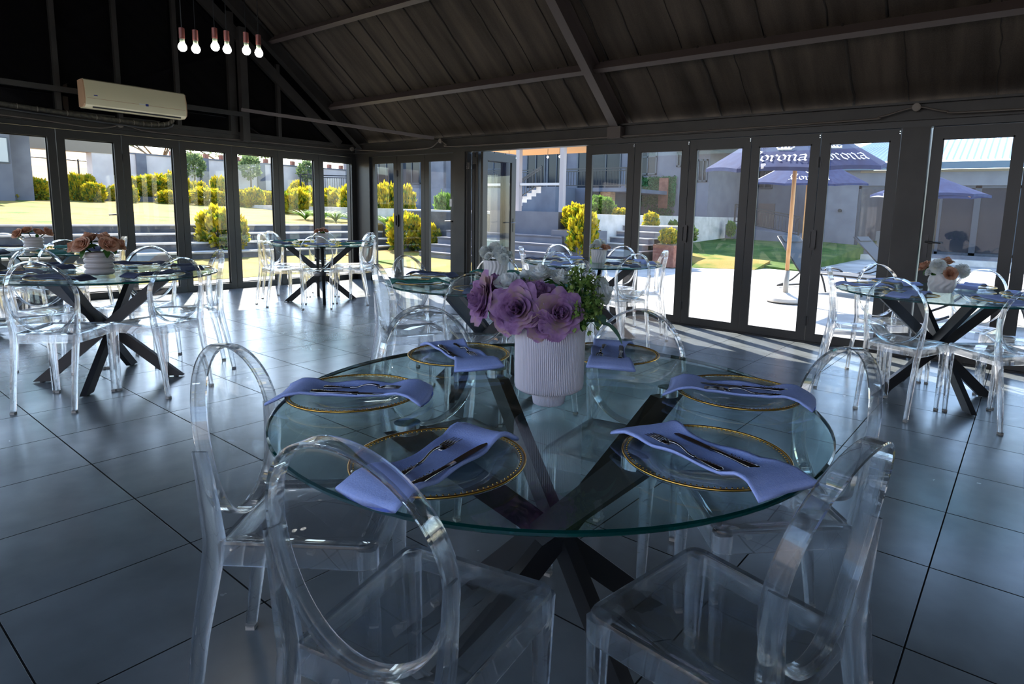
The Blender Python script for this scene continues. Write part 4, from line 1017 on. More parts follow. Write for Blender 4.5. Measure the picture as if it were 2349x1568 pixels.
# grey house with balcony
def windowpart(parent, x0, x1, z0, z1, y, nx=2, nz=1, pane='darkin', frame='aluout', fr=0.05):
    q = MB()
    q.bx((x0, y-0.05, z0), (x0+fr, y+0.02, z1)).bx((x1-fr, y-0.05, z0), (x1, y+0.02, z1)).bx((x0, y-0.05, z0), (x1, y+0.02, z0+fr)).bx((x0, y-0.05, z1-fr), (x1, y+0.02, z1))
    for i in range(1, nx): q.bx((x0+(x1-x0)*i/nx-fr*0.4, y-0.05, z0), (x0+(x1-x0)*i/nx+fr*0.4, y+0.02, z1))
    for i in range(1, nz): q.bx((x0, y-0.05, z0+(z1-z0)*i/nz-fr*0.4), (x1, y+0.02, z0+(z1-z0)*i/nz+fr*0.4))
    f = q.build('window_frame', M[frame], parent)
    MB().bx((x0+fr, y-0.015, z0+fr), (x1-fr, y-0.005, z1-fr)).build('pane', M[pane], f)
    return f
def railing(name, pts, h, label, gap=0.11, parent=None):
    e = empty(name) if parent is None else parent
    q = MB(); q2 = MB()
    for a, b in zip(pts[:-1], pts[1:]):
        a, b = Vector(a), Vector(b); up = Vector((0, 0, h))
        q.beam(a+up, b+up, 0.045, 0.04); q.beam(a+up*0.88, b+up*0.88, 0.03, 0.03); q.beam(a+Vector((0, 0, 0.08)), b+Vector((0, 0, 0.08)), 0.03, 0.03)
        n = max(2, int((b-a).length/gap))
        for i in range(n+1):
            p = a.lerp(b, i/n)
            q2.beam(p+Vector((0, 0, 0.08)), p+up*0.88, 0.014, 0.014)
        for p in (a, b): q.beam(p, p+up, 0.05, 0.05)
    q.build('rails', M['black'], e); q2.build('balusters', M['black'], e)
    if parent is None: tag(e, label, 'railing')
    return e
e = empty('grey_house', (0, 0, 0))
MB().bx((-22, 20, 1.2), (-8.9, 26, 7.5)).build('main_wall', M['render'], e)
MB().bx((-8.9, 23.5, 0.2), (-7.0, 29, 7.5)).build('recessed_wall', M['render'], e)
MB().bx((-22, 17.0, 1.2), (-11.9, 20, 2.05)).build('balcony_base', M['renderb'], e)
MB().bx((-11.9, 17.0, 1.93), (-10.35, 20, 2.05)).build('balcony_slab', M['renderb'], e)
MB().bx((-10.2, 19.4, 3.45), (-7.2, 23.5, 3.6)).build('canopy_slab', M['render'], e)
for x0, x1 in ((-17.0, -16.0), (-15.9, -14.95)): windowpart(e, x0, x1, 2.05, 4.3, 20, 2)
windowpart(e, -14.4, -12.4, 2.05, 4.3, 20, 3); windowpart(e, -11.65, -10.9, 2.65, 3.9, 20, 2, 2); windowpart(e, -10.12, -9.92, 2.9, 3.4, 20, 1); windowpart(e, -9.45, -8.95, 2.38, 3.13, 20, 3, 1)
windowpart(e, -19.6, -18.2, 2.0, 4.0, 20, 2, 2); windowpart(e, -21.4, -20.2, 2.0, 4.0, 20, 2, 2)
windowpart(e, -9.4+0.9, -7.9, 2.3, 3.0, 23.5, 2)
MB().bx((-13.9, 19.9, 1.2), (-12.9, 20.0, 1.95)).build('brick_panel', M['cladding'], e); MB().bx((-12.6, 19.85, 1.2), (-12.2, 19.99, 1.95)).build('green_door', P('green_door', (0.03, 0.16, 0.10), 0.5), e)
MB().bx((-11.5, 17.3, 1.2), (-11.1, 17.6, 1.93)).build('brick_pier', M['cladding'], e)
MB().bx((-8.35, 23.42, 0.45), (-7.75, 23.5, 1.75)).build('entrance_door', P('brown_door', (0.12, 0.09, 0.08), 0.5), e)
for (xx, yy) in ((-8.72, 23.42), (-9.6, 19.93), (-7.1, 23.42)): MB().tube([(xx, yy, 0.5), (xx, yy, 6.5)], 0.045, 8).build('drainpipe', M['aluout'], e)
MB().tube([(-10.65, 19.9, 1.95), (-10.65, 19.85, 2.02), (-10.6, 19.84, 2.02)], 0.03, 8).build('wall_lamp', M['black'], e)
tag(e, 'grey plastered two storey house with balcony behind the yard', 'building')
railing('balcony_railing', [(-18.3, 17.05, 2.05), (-14.2, 17.05, 2.05)], 0.62, 'black balcony railing left of the outdoor staircase')
railing('balcony_railing', [(-13.0, 17.05, 2.05), (-10.37, 17.05, 2.05)], 0.62, 'black balcony railing right of the outdoor staircase')
e = empty('outdoor_staircase', (0, 0, 0))
for i in range(8):
    xa = -14.5+0.20*i; za = 1.305+0.105*i
    MB().bx((xa, 15.9, max(1.2, za-0.21)), (xa+0.2, 16.99, za)).build('stair_step', M['tread'], e)
    if za-0.21 > 1.22: MB().bx((xa, 15.9, 1.2), (xa+0.2, 16.99, za-0.21)).build('stair_wall', M['renderb'], e)
MB().bx((-12.9, 15.9, 1.2), (-12.3, 16.99, 2.04)).build('landing', M['renderb'], e)
tag(e, 'concrete outdoor stairs climbing right to the balcony', 'stairs')
railing('stair_railing', [(-14.5, 15.85, 1.25), (-12.85, 15.85, 2.08)], 0.62, 'sloping black handrail of the outdoor staircase')
# pergola
e = empty('pergola', (0, 0, 0))
for x in (-10.9, -9.45): MB().bx((x-0.06, 12.44, 1.2), (x+0.06, 12.56, 2.95)).build('post', P('taupe_steel', (0.33, 0.28, 0.27), 0.5), e)
MB().bx((-12.5, 12.46, 1.90), (-9.45, 12.54, 1.96)).build('cross_rail', P('taupe_rail', (0.5, 0.46, 0.44), 0.4), e)
MB().bx((-12.5, 12.44, 2.9), (-9.0, 14.5, 2.96)).build('timber_ceiling', M['wood'], e)
for x in (-11.9, -10.5, -10.1): q = MB().lathe([(0.002, -0.03), (0.03, 0), (0.012, 0.03), (0.004, 0.034)], 10, c=(x, 13.2, 2.68)); q.build('hanging_bulb', M['bulb'], e, smooth=True)
q = MB()
for x in (-11.9, -10.5, -10.1): q.tube([(x, 13.2, 2.71), (x, 13.2, 2.905)], 0.006, 5)
q.build('bulb_cords', M['black'], e)
tag(e, 'pergola with slim posts and timber ceiling above the terrace', 'pergola')
# green wall with wooden strip
e = empty('green_wall', (0, 0, 0))
q = MB(); r = random.Random(9)
for i in range(1500):
    x = r.uniform(-11.5, -10.1); z = r.uniform(0.95, 2.6)
    if z < 1.55 and x < -11.45+(1.6-z)*1.6: continue
    leafq(q, (x, 19.93, z), (r.uniform(-1, 1), -0.7, r.uniform(-1, 0.6)), 0.11, 0.035, n=2)
q.build('ivy_leaves', M['ivy'], e); MB().bx((-10.68, 19.80, 1.46), (-10.34, 19.86, 2.52)).build('wood_strip', M['woodr'], e); MB().bx((-11.4, 19.9, 1.6), (-10.1, 19.97, 2.55)).build('backing', M['ivy'], e)
tag(e, 'artificial ivy panel with a reddish wooden strip on the grey house', 'green wall')
# fire extinguisher
e = empty('fire_extinguisher', (-9.2, 19.8, 1.5))
e.location = (-8.55, 23.3, 1.55)
MB().lathe([(0.002, 0), (0.07, 0.01), (0.075, 0.05), (0.075, 0.36), (0.05, 0.43), (0.02, 0.46)], 16).build('cylinder', M['red'], e, smooth=True)
MB().bx((-0.03, -0.05, 0.46), (0.05, 0.02, 0.5)).build('valve', M['black'], e)
tag(e, 'red fire extinguisher hanging beside the house door', 'fire extinguisher')
railing('ramp_railing', [(-8.3, 21.0, 1.0), (-6.1, 21.0, 0.62)], 0.66, 'black railing sloping down along the entrance ramp')
slab('ground_ramp', [(-8.9, 21.0, 1.0), (-6.0, 21.0, 0.6), (-6.0, 23.5, 0.6), (-8.9, 23.5, 1.0)], M['render'], 1.0)

# building with corrugated roof beyond the pool
e = empty('pool_house', (0, 0, 0))
MB().bx((-5.6, 22.0, 0.2), (-4.62, 27, 2.95)).build('corner_wall', M['render'], e)
MB().bx((-4.62, 22.0, 2.32), (6, 22.3, 2.72)).build('lintel_wall', M['render'], e); MB().bx((-4.62, 22.02, 2.5), (6, 22.28, 2.80)).build('plaster_band', M['soff'], e)
MB().bx((-5.6, 22.0, -0.05), (6, 21.6, 0.14)).build('plinth_step', M['tread'], e)
MB().bx((-4.62, 21.98, 0.1), (6, 22.3, 0.26)).build('door_sill', M['render'], e)
MB().bx((-4.6, 26.5, 0.2), (6, 26.6, 2.9)).build('back_wall', M['soff'], e)
MB().bx((-4.6, 22.3, 0.15), (6, 26.5, 0.25)).build('inner_floor', M['block'], e)
MB().bx((-5.75, 21.75, 2.80), (6, 21.85, 3.0)).build('fascia', M['fascia'], e)
for k in range(2):
    f = windowpart(e, -4.62+0.50*k*2, -3.62+k*1.0, 0.26, 2.32, 22.1, 1, pane='pane', fr=0.09) if k == 0 else None
for x0 in (-2.35-1.0, -2.35, -1.4, -0.45, 0.5, 1.45): windowpart(e, x0, x0+0.95, 0.26, 2.32, 22.1, 1, pane='darkin', fr=0.08)
q = MB(); nx = 150; rows = []
for j in range(2):
    row = []
    for i in range(nx*2+1):
        x = -5.9+i*0.042; z = 3.02+0.022*math.sin(i*PI/2*1.0) if j == 0 else 0
        if j == 0: row.append((x, 21.70, 3.03+0.03*(i % 4 in (1, 2))))
        else:
            xx = max(x, -3.6+0.0); row.append((xx if x < -3.6 else x, 25.0, 4.45+0.03*(i % 4 in (1, 2))))
    rows.append(row)
n = len(rows[0]); q.add(rows[0]+rows[1], [(i, i+1, n+i+1, n+i) for i in range(n-1)]); q.build('corrugated_roof', M['roofm'], e)
MB().bx((-4.35, 24, 0.25), (-3.75, 24.6, 0.85)).build('white_cloth_table', M['white'], e)
tag(e, 'grey pool house with corrugated metal roof and glass doors', 'building')
MB().tube([(-5.12, 21.96, 1.55), (-5.12, 21.92, 1.55)], 0.06, 12)
o = MB().tube([(-5.12, 21.99, 1.52), (-5.12, 21.90, 1.52)], 0.055, 12).build('wall_spotlight', M['black']); tag(o, 'small black spotlight on the pool house corner wall', 'wall lamp')
# pool
slab('ground_pool_edge', [(0.05, 9.5, 0.03), (6, 9.5, 0.03), (6, 20.8, 0.03), (0.05, 20.8, 0.03)], M['tread'], 0.12)
o = MB().bx((0.35, 9.9, 0.0), (5.6, 20.3, 0.036)).build('pool_water', M['water']); tag(o, 'turquoise swimming pool water at the right edge', 'pool', kind='stuff')

# umbrellas
def nib_text(q, letters, x0, z0, s, fn0, nib=0.115, ang=38):
    fn = lambda a, b: fn0(a, z0+(b-z0)*1.3)
    """broad nib pen strokes swept along each letter's path, laid on the panel through fn(x, z)"""
    dx, dz = math.cos(R(ang))*nib/2, math.sin(R(ang))*nib/2
    x = x0
    for strokes, adv in letters:
        for st in strokes:
            for a, b in zip(st[:-1], st[1:]):
                P4 = [(a[0]-dx, a[1]-dz), (a[0]+dx, a[1]+dz), (b[0]+dx, b[1]+dz), (b[0]-dx, b[1]-dz)]
                hull = P4
                vs = [fn(x+p[0]*s, z0+p[1]*s) for p in hull]
                q.add(vs, [(0, 1, 2, 3)])
            for c in st:
                vs = [fn(x+(c[0]+ex)*s, z0+(c[1]+ez)*s) for ex, ez in ((-dx-.02, -dz+.02), (-dx+.02, -dz-.02), (dx+.02, dz-.02), (dx-.02, dz+.02))]
                q.add(vs, [(0, 1, 2, 3)])
        x += adv*s
    return x
LC = ([[(0.72, 0.86), (0.45, 0.98), (0.18, 0.84), (0.06, 0.52), (0.14, 0.2), (0.40, 0.02), (0.68, 0.12)], [(0.40, 0.92), (0.36, 0.5), (0.42, 0.1), (0.30, -0.16)], [(0.72, 0.86), (0.62, 0.70), (0.62, 0.55)], [(-0.12, 0.02), (0.08, 0.12), (0.24, 0.0), (0.40, 0.02)]], 0.82)
LO = ([[(0.26, 0.56), (0.06, 0.42), (0.06, 0.14), (0.26, 0.0), (0.46, 0.14), (0.46, 0.40), (0.26, 0.56)]], 0.60)
LR = ([[(0.0, 0.50), (0.12, 0.44), (0.12, 0.08), (0.20, 0.0)], [(0.12, 0.42), (0.32, 0.56), (0.42, 0.46)]], 0.50)
LN = ([[(0.0, 0.50), (0.12, 0.44), (0.12, 0.08), (0.20, 0.0)], [(0.12, 0.42), (0.34, 0.56), (0.48, 0.44), (0.48, 0.08), (0.56, 0.0)]], 0.66)
LA = ([[(0.08, 0.50), (0.34, 0.56), (0.44, 0.44), (0.44, 0.08), (0.54, 0.0)], [(0.44, 0.32), (0.14, 0.26), (0.06, 0.12), (0.18, 0.0), (0.44, 0.10)]], 0.62)
WORD = [LC, LO, LR, LO, LN, LA]
def crown(q, cx, cz, s, fn):
    def poly(pts, ): q.add([fn(cx+a*s, cz+b*s) for a, b in pts], [tuple(range(len(pts)))])
    poly([(-0.75, 0), (0.75, 0), (0.75, 0.14), (-0.75, 0.14)])
    for k in range(-2, 3): poly([(k*0.32-0.15, 0.19), (k*0.32+0.15, 0.19), (k*0.38+0.11, 0.62-0.06*k*k), (k*0.38-0.11, 0.62-0.06*k*k)])
    for i in range(10):
        a, b = PI*i/10, PI*(i+1)/10
        poly([(-1.0*math.cos(a), 0.45+0.32*math.sin(a)), (-1.0*math.cos(b), 0.45+0.32*math.sin(b)), (-0.9*math.cos(b), 0.45+0.22*math.sin(b)), (-0.9*math.cos(a), 0.45+0.22*math.sin(a))])
    poly([(-1.0, 0.45), (-0.9, 0.45), (-0.68, 0.14), (-0.75, 0.14)]); poly([(1.0, 0.45), (0.9, 0.45), (0.68, 0.14), (0.75, 0.14)])
    poly([(-0.05, 0.76), (0.05, 0.76), (0.05, 1.0), (-0.05, 1.0)]); poly([(-0.13, 0.86), (0.13, 0.86), (0.13, 0.93), (-0.13, 0.93)])
def umbrella(x, y, rot, rad, zr, zt, label, text=(0,), pale=(), tilt=0.0):
    e = empty('patio_umbrella', (x, y, 0), R(rot))
    K = 8; seg = 6
    def cp(i, v, t=0.0):    # along panel i, v 0 apex..1 rim, t 0..1 across
        a0, a1 = 2*PI*i/K, 2*PI*(i+1)/K
        A = Vector((math.cos(a0), math.sin(a0), 0)); B = Vector((math.cos(a1), math.sin(a1), 0))
        p = A.lerp(B, t)*rad*v; z = zt-(zt-zr)*(v**0.92)
        z -= -0.02*v*4*t*(1-t)
        z -= tilt*(p.x*math.cos(PI/8)+p.y*math.sin(PI/8))
        return Vector((p.x, p.y, z))
    q = MB()
    for i in range(K):
        n0 = len(q.v)
        for side in (0, -0.004):
            for a in range(seg+1):
                for b in range(seg+1): q.v.append(tuple(cp(i, a/seg, b/seg)+Vector((0, 0, side))))
        m_ = (seg+1)
        for s_ in (0, 1):
            o_ = n0+s_*m_*m_
            for a in range(seg):
                for b in range(seg): q.f.append([o_+a*m_+b, o_+a*m_+b+1, o_+(a+1)*m_+b+1, o_+(a+1)*m_+b]); q.m.append(1 if i in pale else 0)
        # valance
        v0 = len(q.v)
        for b in range(seg+1):
            p = cp(i, 1, b/seg); q.v += [tuple(p), tuple(p+Vector((0, 0, -0.05)))]
        for b in range(seg): q.f.append([v0+2*b, v0+2*b+1, v0+2*b+3, v0+2*b+2]); q.m.append(1 if i in pale else 0)
    q.build('canopy', [M['canvas'], M['canvasg']], e, smooth=False)
    q = MB(); q.tube([(0, 0, 0.42), (0, 0, zt-0.05)], 0.030, 12); q.build('wooden_pole', M['pole'], e, smooth=True)
    MB().tube([(0, 0, 0.1), (0, 0, 0.46)], 0.040, 12).build('pole_sleeve', M['foot'], e, smooth=True)
    MB().lathe([(0.02, 0.0), (0.27, 0.0), (0.28, 0.02), (0.27, 0.055), (0.10, 0.10), (0.045, 0.13)], 32).build('concrete_base', M['tread'], e, auto=True)
    q = MB()
    for i in range(K): p = cp(i, 0.97, 0); q.tube([(0, 0, zt-0.08), tuple(p-Vector((0, 0, 0.02)))], 0.009, 6); q.tube([(0, 0, zr-0.05), tuple(cp(i, 0.5, 0)-Vector((0, 0, 0.02)))], 0.008, 6)
    q.build('ribs', M['pole'], e)
    for i in text:
        a0, a1 = cp(i, 1, 0), cp(i, 1, 1); mid = (a0+a1)/2; ux = (a1-a0).normalized()
        up = (cp(i, 0.4, 0.5)-cp(i, 1, 0.5)).normalized(); nn = ux.cross(up).normalized()
        if nn.z < 0: nn = -nn
        base = cp(i, 1, 0.5)
        fn = lambda a, b: tuple(base+ux*a+up*b+nn*0.012)
        q = MB(); w = 0.82+0.60+0.50+0.60+0.66+0.62; s = 0.76*rad/1.25/w
        nib_text(q, WORD, -w*s/2, 0.12*rad/1.25, s, fn); q.build('lettering', M['print_'], e)
        q = MB(); crown(q, 0.04, 0.395*rad/1.25, 0.12*rad/1.25, fn); q.build('crown_emblem', M['crown'], e)
    tag(e, label, 'umbrella', 'patio umbrellas')
    return e
# rot so that one panel faces the camera
umbrella(-2.85, 9.39, -86-22.5, 1.27, 1.98, 2.80, 'navy patio umbrella nearest the doors with printed lettering', text=(0, 1), tilt=0.09)
umbrella(-4.70, 16.6, -72-22.5, 1.45, 2.14, 2.95, 'second navy patio umbrella behind the nearest one', text=(0,), pale=(6,), tilt=0.07)
umbrella(-1.75, 14.5, -85, 1.05, 1.76, 2.2, 'navy and pale umbrella in front of the pool house doors', text=(), pale=(5, 7))
umbrella(1.05, 12.2, 0, 1.35, 2.55, 2.95, 'pale grey umbrella at the top right beside the pool', text=(), pale=tuple(range(8)))

# loungers
def lounger(x, y, rz, label, back=38):
    e = empty('sun_lounger', (x, y, 0), R(rz)); b = R(back)
    L1, L2, w = 1.25, 0.78, 0.6; z = 0.32
    q = MB()
    for s in (-1, 1):
        q.tube([(0, s*w/2, z), (L1, s*w/2, z)], 0.016, 8); q.tube([(0, s*w/2, z), (-L2*math.cos(b), s*w/2, z+L2*math.sin(b))], 0.016, 8)
        q.tube(polyline([(-0.45, s*w/2, 0.02), (-0.15, s*w/2, 0.16), (0.1, s*w/2, z+0.03), (0.4, s*w/2, z+0.02), (0.55, s*w/2, 0.02)]), 0.016, 8)
        q.tube([(L1-0.15, s*w/2, z), (L1-0.05, s*w/2, 0.02)], 0.016, 8)
    q.tube([(-L2*math.cos(b), -w/2, z+L2*math.sin(b)), (-L2*math.cos(b), w/2, z+L2*math.sin(b))], 0.016, 8); q.tube([(-0.45, -w/2, 0.02), (-0.45, w/2, 0.02)], 0.016, 8)
    q.build('frame', M['black'], e, smooth=True)
    q = MB(); q.box((L1/2, 0, z+0.005), (L1, w, 0.01)); q.build('seat_sling', M['sling'], e)
    q = MB(); q.beam((0, 0, z+0.006), (-L2*math.cos(b), 0, z+L2*math.sin(b)+0.006), w, 0.01); q.build('back_sling', M['sling'], e)
    q = MB(); q.beam((-L2*math.cos(b)*0.8, 0, z+L2*math.sin(b)*0.8+0.02), (-L2*math.cos(b)*0.97, 0, z+L2*math.sin(b)*0.97+0.02), w*0.8, 0.035); q.build('head_cushion', M['sling'], e)
    tag(e, label, 'lounger', 'sun loungers on the patio'); return e
lounger(-3.05, 11.4, -22, 'grey sun lounger behind the pole of the nearest umbrella', 48)
lounger(-2.55, 15.3, -18, 'grey sun lounger in front of the pool house corner', 42)
lounger(-0.55, 9.2, 20, 'grey sun lounger seen below the glass of the right table', 30)

# ------------------------------------------------------------------ planting
def leaf_cloud(rx, ry, rz, n, size, seed, up=0.6, z0=0.0, core=True, boxy=0.0):
    r = random.Random(seed); q = MB()
    for i in range(n):
        d = Vector((r.gauss(0, 1), r.gauss(0, 1), r.gauss(0, 1))).normalized()
        if boxy: d = Vector([math.copysign(abs(c)**(1-boxy), c) for c in d]); 
        k = r.uniform(0.72, 1.05)*(0.92+0.13*math.sin(d.x*5+seed)*math.cos(d.y*6+seed*2)+0.10*math.sin(d.z*7+d.x*4+seed))
        c = Vector((d.x*rx*k, d.y*ry*k, z0+rz+d.z*rz*k))
        if c.z < z0+0.01: c.z = z0+r.uniform(0, .1)*rz
        dd = (d+Vector((0, 0, up))+Vector((r.uniform(-1, 1), r.uniform(-1, 1), r.uniform(-.4, 1)))*0.7).normalized()
        t = dd.cross(Vector((r.uniform(-1, 1), r.uniform(-1, 1), r.uniform(-1, 1)))).normalized()
        L = size*r.uniform(.7, 1.5); w = L*0.3
        q.add([c, c+dd*L*.5+t*w, c+dd*L, c+dd*L*.5-t*w], [(0, 1, 2, 3)])
    return q
bush = {}
def shrub(kind, x, y, z, w, h, label, group, name='garden_shrub'):
    k = (kind, rnd.randrange(3))
    if k not in bush:
        e = empty(name); sd_ = 50+len(bush)
        mats = {'yel': M['yel'], 'grn': M['grn'], 'olive': M['olive']}
        q = leaf_cloud(0.48, 0.48, 0.47, 1500, 0.15, sd_, 0.9, boxy=0.2); q.build('foliage', mats[kind], e)
        q = leaf_cloud(0.40, 0.40, 0.42, 700, 0.13, sd_+1, 0.3, boxy=0.25); q.build('inner_foliage', M['grn'], e)
        q = MB(); 
        for j in range(5): q.tube([(0, 0, -0.02), (0.12*math.cos(j*1.3), 0.12*math.sin(j*1.3), 0.3), (0.2*math.cos(j*1.3), 0.2*math.sin(j*1.3), 0.6)], 0.018, 5)
        q.build('stems', M['bark'], e)
        bush[k] = e
    else: e = copy_tree(bush[k])
    e.location = (x, y, z-0.03); e.scale = (w, w, h); e.rotation_euler = (0, 0, rnd.uniform(0, 6.28))
    tag(e, label, 'shrub', group)
SHG = [(-25.5,5.68,1.44,0.61,0.42),(-25.0,4.92,1.18,0.41,0.27),(-25.5,6.72,1.48,0.42,0.58),(-25.0,7.08,1.24,0.55,0.55),(-26.5,7.30,1.56,0.45,0.53),(-26.0,7.90,1.42,0.29,0.31),(-25.0,8.17,1.36,0.32,0.36),(-26.5,8.98,1.46,0.86,0.68),(-26.5,9.56,1.48,0.90,0.72),(-26.5,10.06,1.62,0.54,0.67),(-25.0,9.29,1.24,0.57,0.39),(-26.0,10.39,1.43,0.34,0.60),(-27.0,11.18,1.66,0.58,0.38),(-24.5,10.35,1.18,0.85,0.58),(-26.0,11.54,1.61,0.51,0.62),(-24.5,10.92,1.16,0.48,0.49),(-24.0,11.53,1.10,0.43,0.63),(-23.5,11.71,1.07,0.60,0.75),(-24.0,12.52,1.11,0.57,0.61),(-20.0,11.36,0.79,0.82,0.91),(-21.0,12.31,1.03,0.85,0.78),(-26.0,14.91,1.66,0.62,0.57),(-22.0,13.26,1.17,0.55,0.66),(-20.5,13.33,1.12,1.09,0.72),(-19.0,12.96,1.17,0.79,0.76),(-14.6,6.51,0.19,0.82,0.87),(-14.4,6.82,0.31,0.30,0.55),(-17.0,12.58,1.17,0.51,0.73),(-17.5,13.39,1.17,0.73,0.81),(-17.0,13.64,1.16,0.56,0.76),(-17.0,15.46,1.14,0.63,0.63),(-13.3,10.66,0.15,0.78,0.91),(-12.7,10.95,0.15,0.50,0.65)]
special = {25: 'tall golden shrub standing against the long garden steps', 26: 'low golden shrub right of the tall one on the garden steps', 31: 'golden green shrub in a pot before the dark retaining wall', 32: 'smaller golden shrub right of the potted one before the dark retaining wall',
           19: 'largest rounded golden shrub on the upper lawn behind the corner table', 0: 'square clipped golden shrub near the gate house', 1: 'low golden shrub at the far left below the kerb', 30: 'green shrub on the terrace above the dark retaining wall'}
def _ground(x, y):
    if y > 11.5 and x > -16.2: return 1.2
    if x > XG: return 0.0
    if x < -26.1: return 1.38
    return gz(x)
ordw = ['first', 'second', 'third', 'fourth', 'fifth', 'sixth', 'seventh', 'eighth', 'ninth', 'tenth', 'eleventh', 'twelfth', 'thirteenth', 'fourteenth', 'fifteenth', 'sixteenth', 'seventeenth', 'eighteenth', 'nineteenth', 'twentieth', 'twenty first', 'twenty second', 'twenty third', 'twenty fourth', 'twenty fifth']
rowi = [i for i in range(len(SHG)) if i not in special]
rowi.sort(key=lambda i: -SHG[i][1]/SHG[i][0])
for i, (x, y, z, w, h) in enumerate(SHG):
    z = z if x > -14.7 or _ground(x, y) > z+0.5 else min(z, _ground(x, y)) if _ground(x, y) < z else z
    top = SHG[i][2]+h; zb = min(SHG[i][2], z)
    if i in (25,): zb = 0.12; 
    lab = special.get(i) or 'golden leaved shrub along the upper lawn, %s counted from the left' % ordw[rowi.index(i)]
    shrub('grn' if i in (30,) else 'yel', x, y, zb, w*1.12, (top-zb)*1.05, lab, 'golden shrubs in the garden')
for x, y, w in ((-13.3, 10.66, 0.17), (-12.7, 10.95, 0.12)):
    o = MB().lathe([(w*0.8, 0), (w, 0.02), (w, 0.30), (w*0.9, 0.31)], 16, c=(x, y, 0.02)).build('flower_pot', M['jug'], smooth=True)
    tag(o, 'dark stone pot under the %s golden shrub by the retaining wall' % ('larger' if w > 0.15 else 'smaller'), 'plant pot')
SHS = [(-8.25,11.5,0.84,0.60,0.58,'golden shrub in the grey planter at the end of the steps'),(-7.85,11.2,0.30,0.62,0.95,'tall golden shrub behind the doorway table vase'),(-9.93,15.0,1.2,0.68,0.55,'clipped green shrub in front of the brick pier'),(-9.27,15.0,1.1,0.43,0.31,'golden shrub left of the second flight of steps'),
       (-8.0,14.5,0.85,0.40,0.45,'golden shrub above the second flight of steps'),(-6.95,13.5,0.54,0.40,0.40,'small golden shrub growing in the red brick planter'),(-8.8,17.0,0.6,0.8,0.5,'green shrub below the ivy wall'),(-8.0,16.5,0.5,0.7,0.5,'darker green shrub right of the one below the ivy wall'),(-8.21,20.5,0.6,0.3,0.5,'small green shrub by the house ramp')]
for k, (x, y, z, w, h, lab) in enumerate(SHS): shrub('grn' if k in (2, 6, 7, 8) else 'yel', x, y, z, w, h, lab, 'shrubs beside the patio steps')
# standard trees by the boundary wall
def tree(x, y, z, h, w, label, kind='grn'):
    e = empty('ornamental_tree', (x, y, z))
    MB().tube([(0, 0, -0.1), (0.02, 0.01, h*0.4), (0, 0, h*0.7)], [0.04, 0.03, 0.02], 8).build('trunk', M['bark'], e, smooth=True)
    leaf_cloud(w/2, w/2, h*0.33, 900, 0.12, int(x*-7+y*3), 0.3, z0=h*0.36).build('foliage', M['olive'], e)
    tag(e, label, 'tree', 'small standard trees by the boundary wall')
tree(-28.55, 11.70, 1.85, 1.35, 0.85, 'small round headed tree by the wall, leftmost of three')
tree(-28.55, 14.1, 1.85, 1.50, 0.85, 'small round headed tree by the wall, middle of three')
tree(-28.55, 16.9, 1.85, 1.50, 0.80, 'small round headed tree by the wall, rightmost of three')
def acacia(x, y, z, h, w, label, seed):
    e = empty('acacia_tree', (x, y, z)); r = random.Random(seed)
    q = MB(); q.tube([(0, 0, 0), (0.1, 0.1, h*0.5)], [0.18, 0.12], 8)
    tips = []
    for i in range(9):
        a = r.uniform(0, 6.28); p = (math.cos(a)*w*0.42, math.sin(a)*w*0.42, h*r.uniform(.8, .95)); tips.append(p)
        q.tube(polyline([(0.1, 0.1, h*0.45), (p[0]*0.4, p[1]*0.4, h*0.68), p], 4), 0.05, 6)
    q.build('branches', M['bark'], e, smooth=True)
    q = MB()
    for p in tips:
        c = leaf_cloud(w*0.2, w*0.2, h*0.06, 260, 0.13, seed+int(p[0]*10), 0.2, z0=-h*0.05); q.add([(a+p[0], b+p[1], c_+p[2]) for a, b, c_ in c.v], c.f)
    q.build('foliage', M['olive'], e); tag(e, label, 'tree', 'flat topped trees beyond the wall')
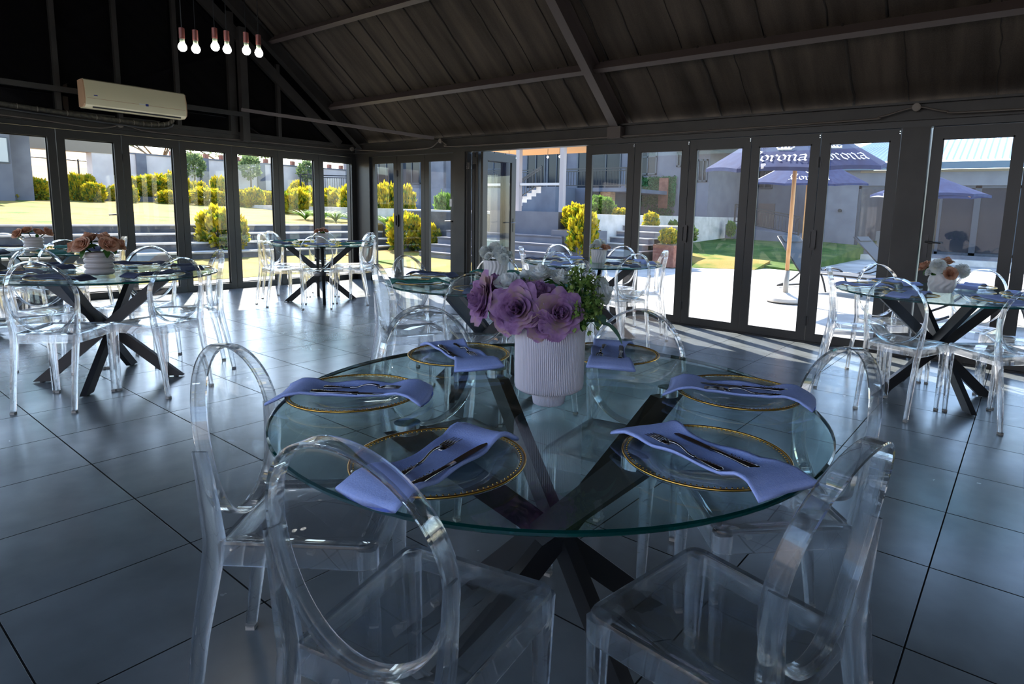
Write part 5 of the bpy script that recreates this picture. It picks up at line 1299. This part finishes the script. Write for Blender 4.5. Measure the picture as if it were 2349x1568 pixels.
acacia(-48, 17.5, 1.2, 4.9, 5.5, 'flat topped bare acacia behind the wall, left one', 3)
acacia(-46, 21.5, 1.2, 4.2, 5.0, 'flat topped bare acacia behind the wall, right one', 8)
tag(MB().bx((-24.2, 13.3, 0.9), (-23.9, 17.5, 1.80)).build('garden_wall', M['block']), 'low dark garden wall carrying the black railing', 'wall')
railing('garden_railing', [(-24.0, 13.9, 1.75), (-24.0, 16.6, 1.85)], 0.72, 'black garden railing right of the boundary wall trees')
# strap leaved plants at the lawn edge
def agap(x, y, z, s, label, seed):
    r = random.Random(seed); q = MB()
    for i in range(46):
        a = r.uniform(0, 6.28); leafq(q, (x, y, z-0.01), (math.cos(a)*0.6, math.sin(a)*0.6, 1), s*r.uniform(.7, 1.1), 0.018, bend=0.7, n=5)
    tag(q.build('strap_leaved_plant', M['leafl'] if seed % 2 else M['grn'], smooth=True), label, 'plant', 'strap leaved plants on the lawn edge')
for i, (x, y) in enumerate(((-17.0, 9.96), (-16.5, 10.1), (-16.2, 10.45), (-15.9, 10.8), (-15.5, 11.1), (-17.2, 10.7), (-16.8, 10.35))):
    agap(x, y, gz(x), 0.55, 'clump of strap leaves on the lawn edge, %s from the left' % ordw[i], 90+i)
for i, (x, y) in enumerate(((-14.6, 11.05), (-14.9, 11.2))): agap(x, y, 0.74, 0.5, 'clump of strap leaves above the steps seen through the %s narrow pane' % ordw[i], 110+i)
# grey villa seen through the three narrow panes
e = empty('grey_villa', (0, 0, 0))
MB().bx((-30, 19.9, 1.2), (-22.02, 24, 6.5)).build('wall', M['pill'], e); windowpart(e, -27.5, -25.6, 2.4, 4.2, 19.9, 3, 1); windowpart(e, -24.9, -23.6, 2.4, 4.2, 19.9, 2, 1)
MB().bx((-24.2, 18.8, 1.2), (-23.85, 19.2, 4.5)).build('column', M['aluout'], e)
MB().bx((-30, 18.6, 2.0), (-22.02, 19.9, 2.12)).build('balcony', M['aluout'], e)
tag(e, 'grey villa with tall windows seen through the narrow corner panes', 'building')
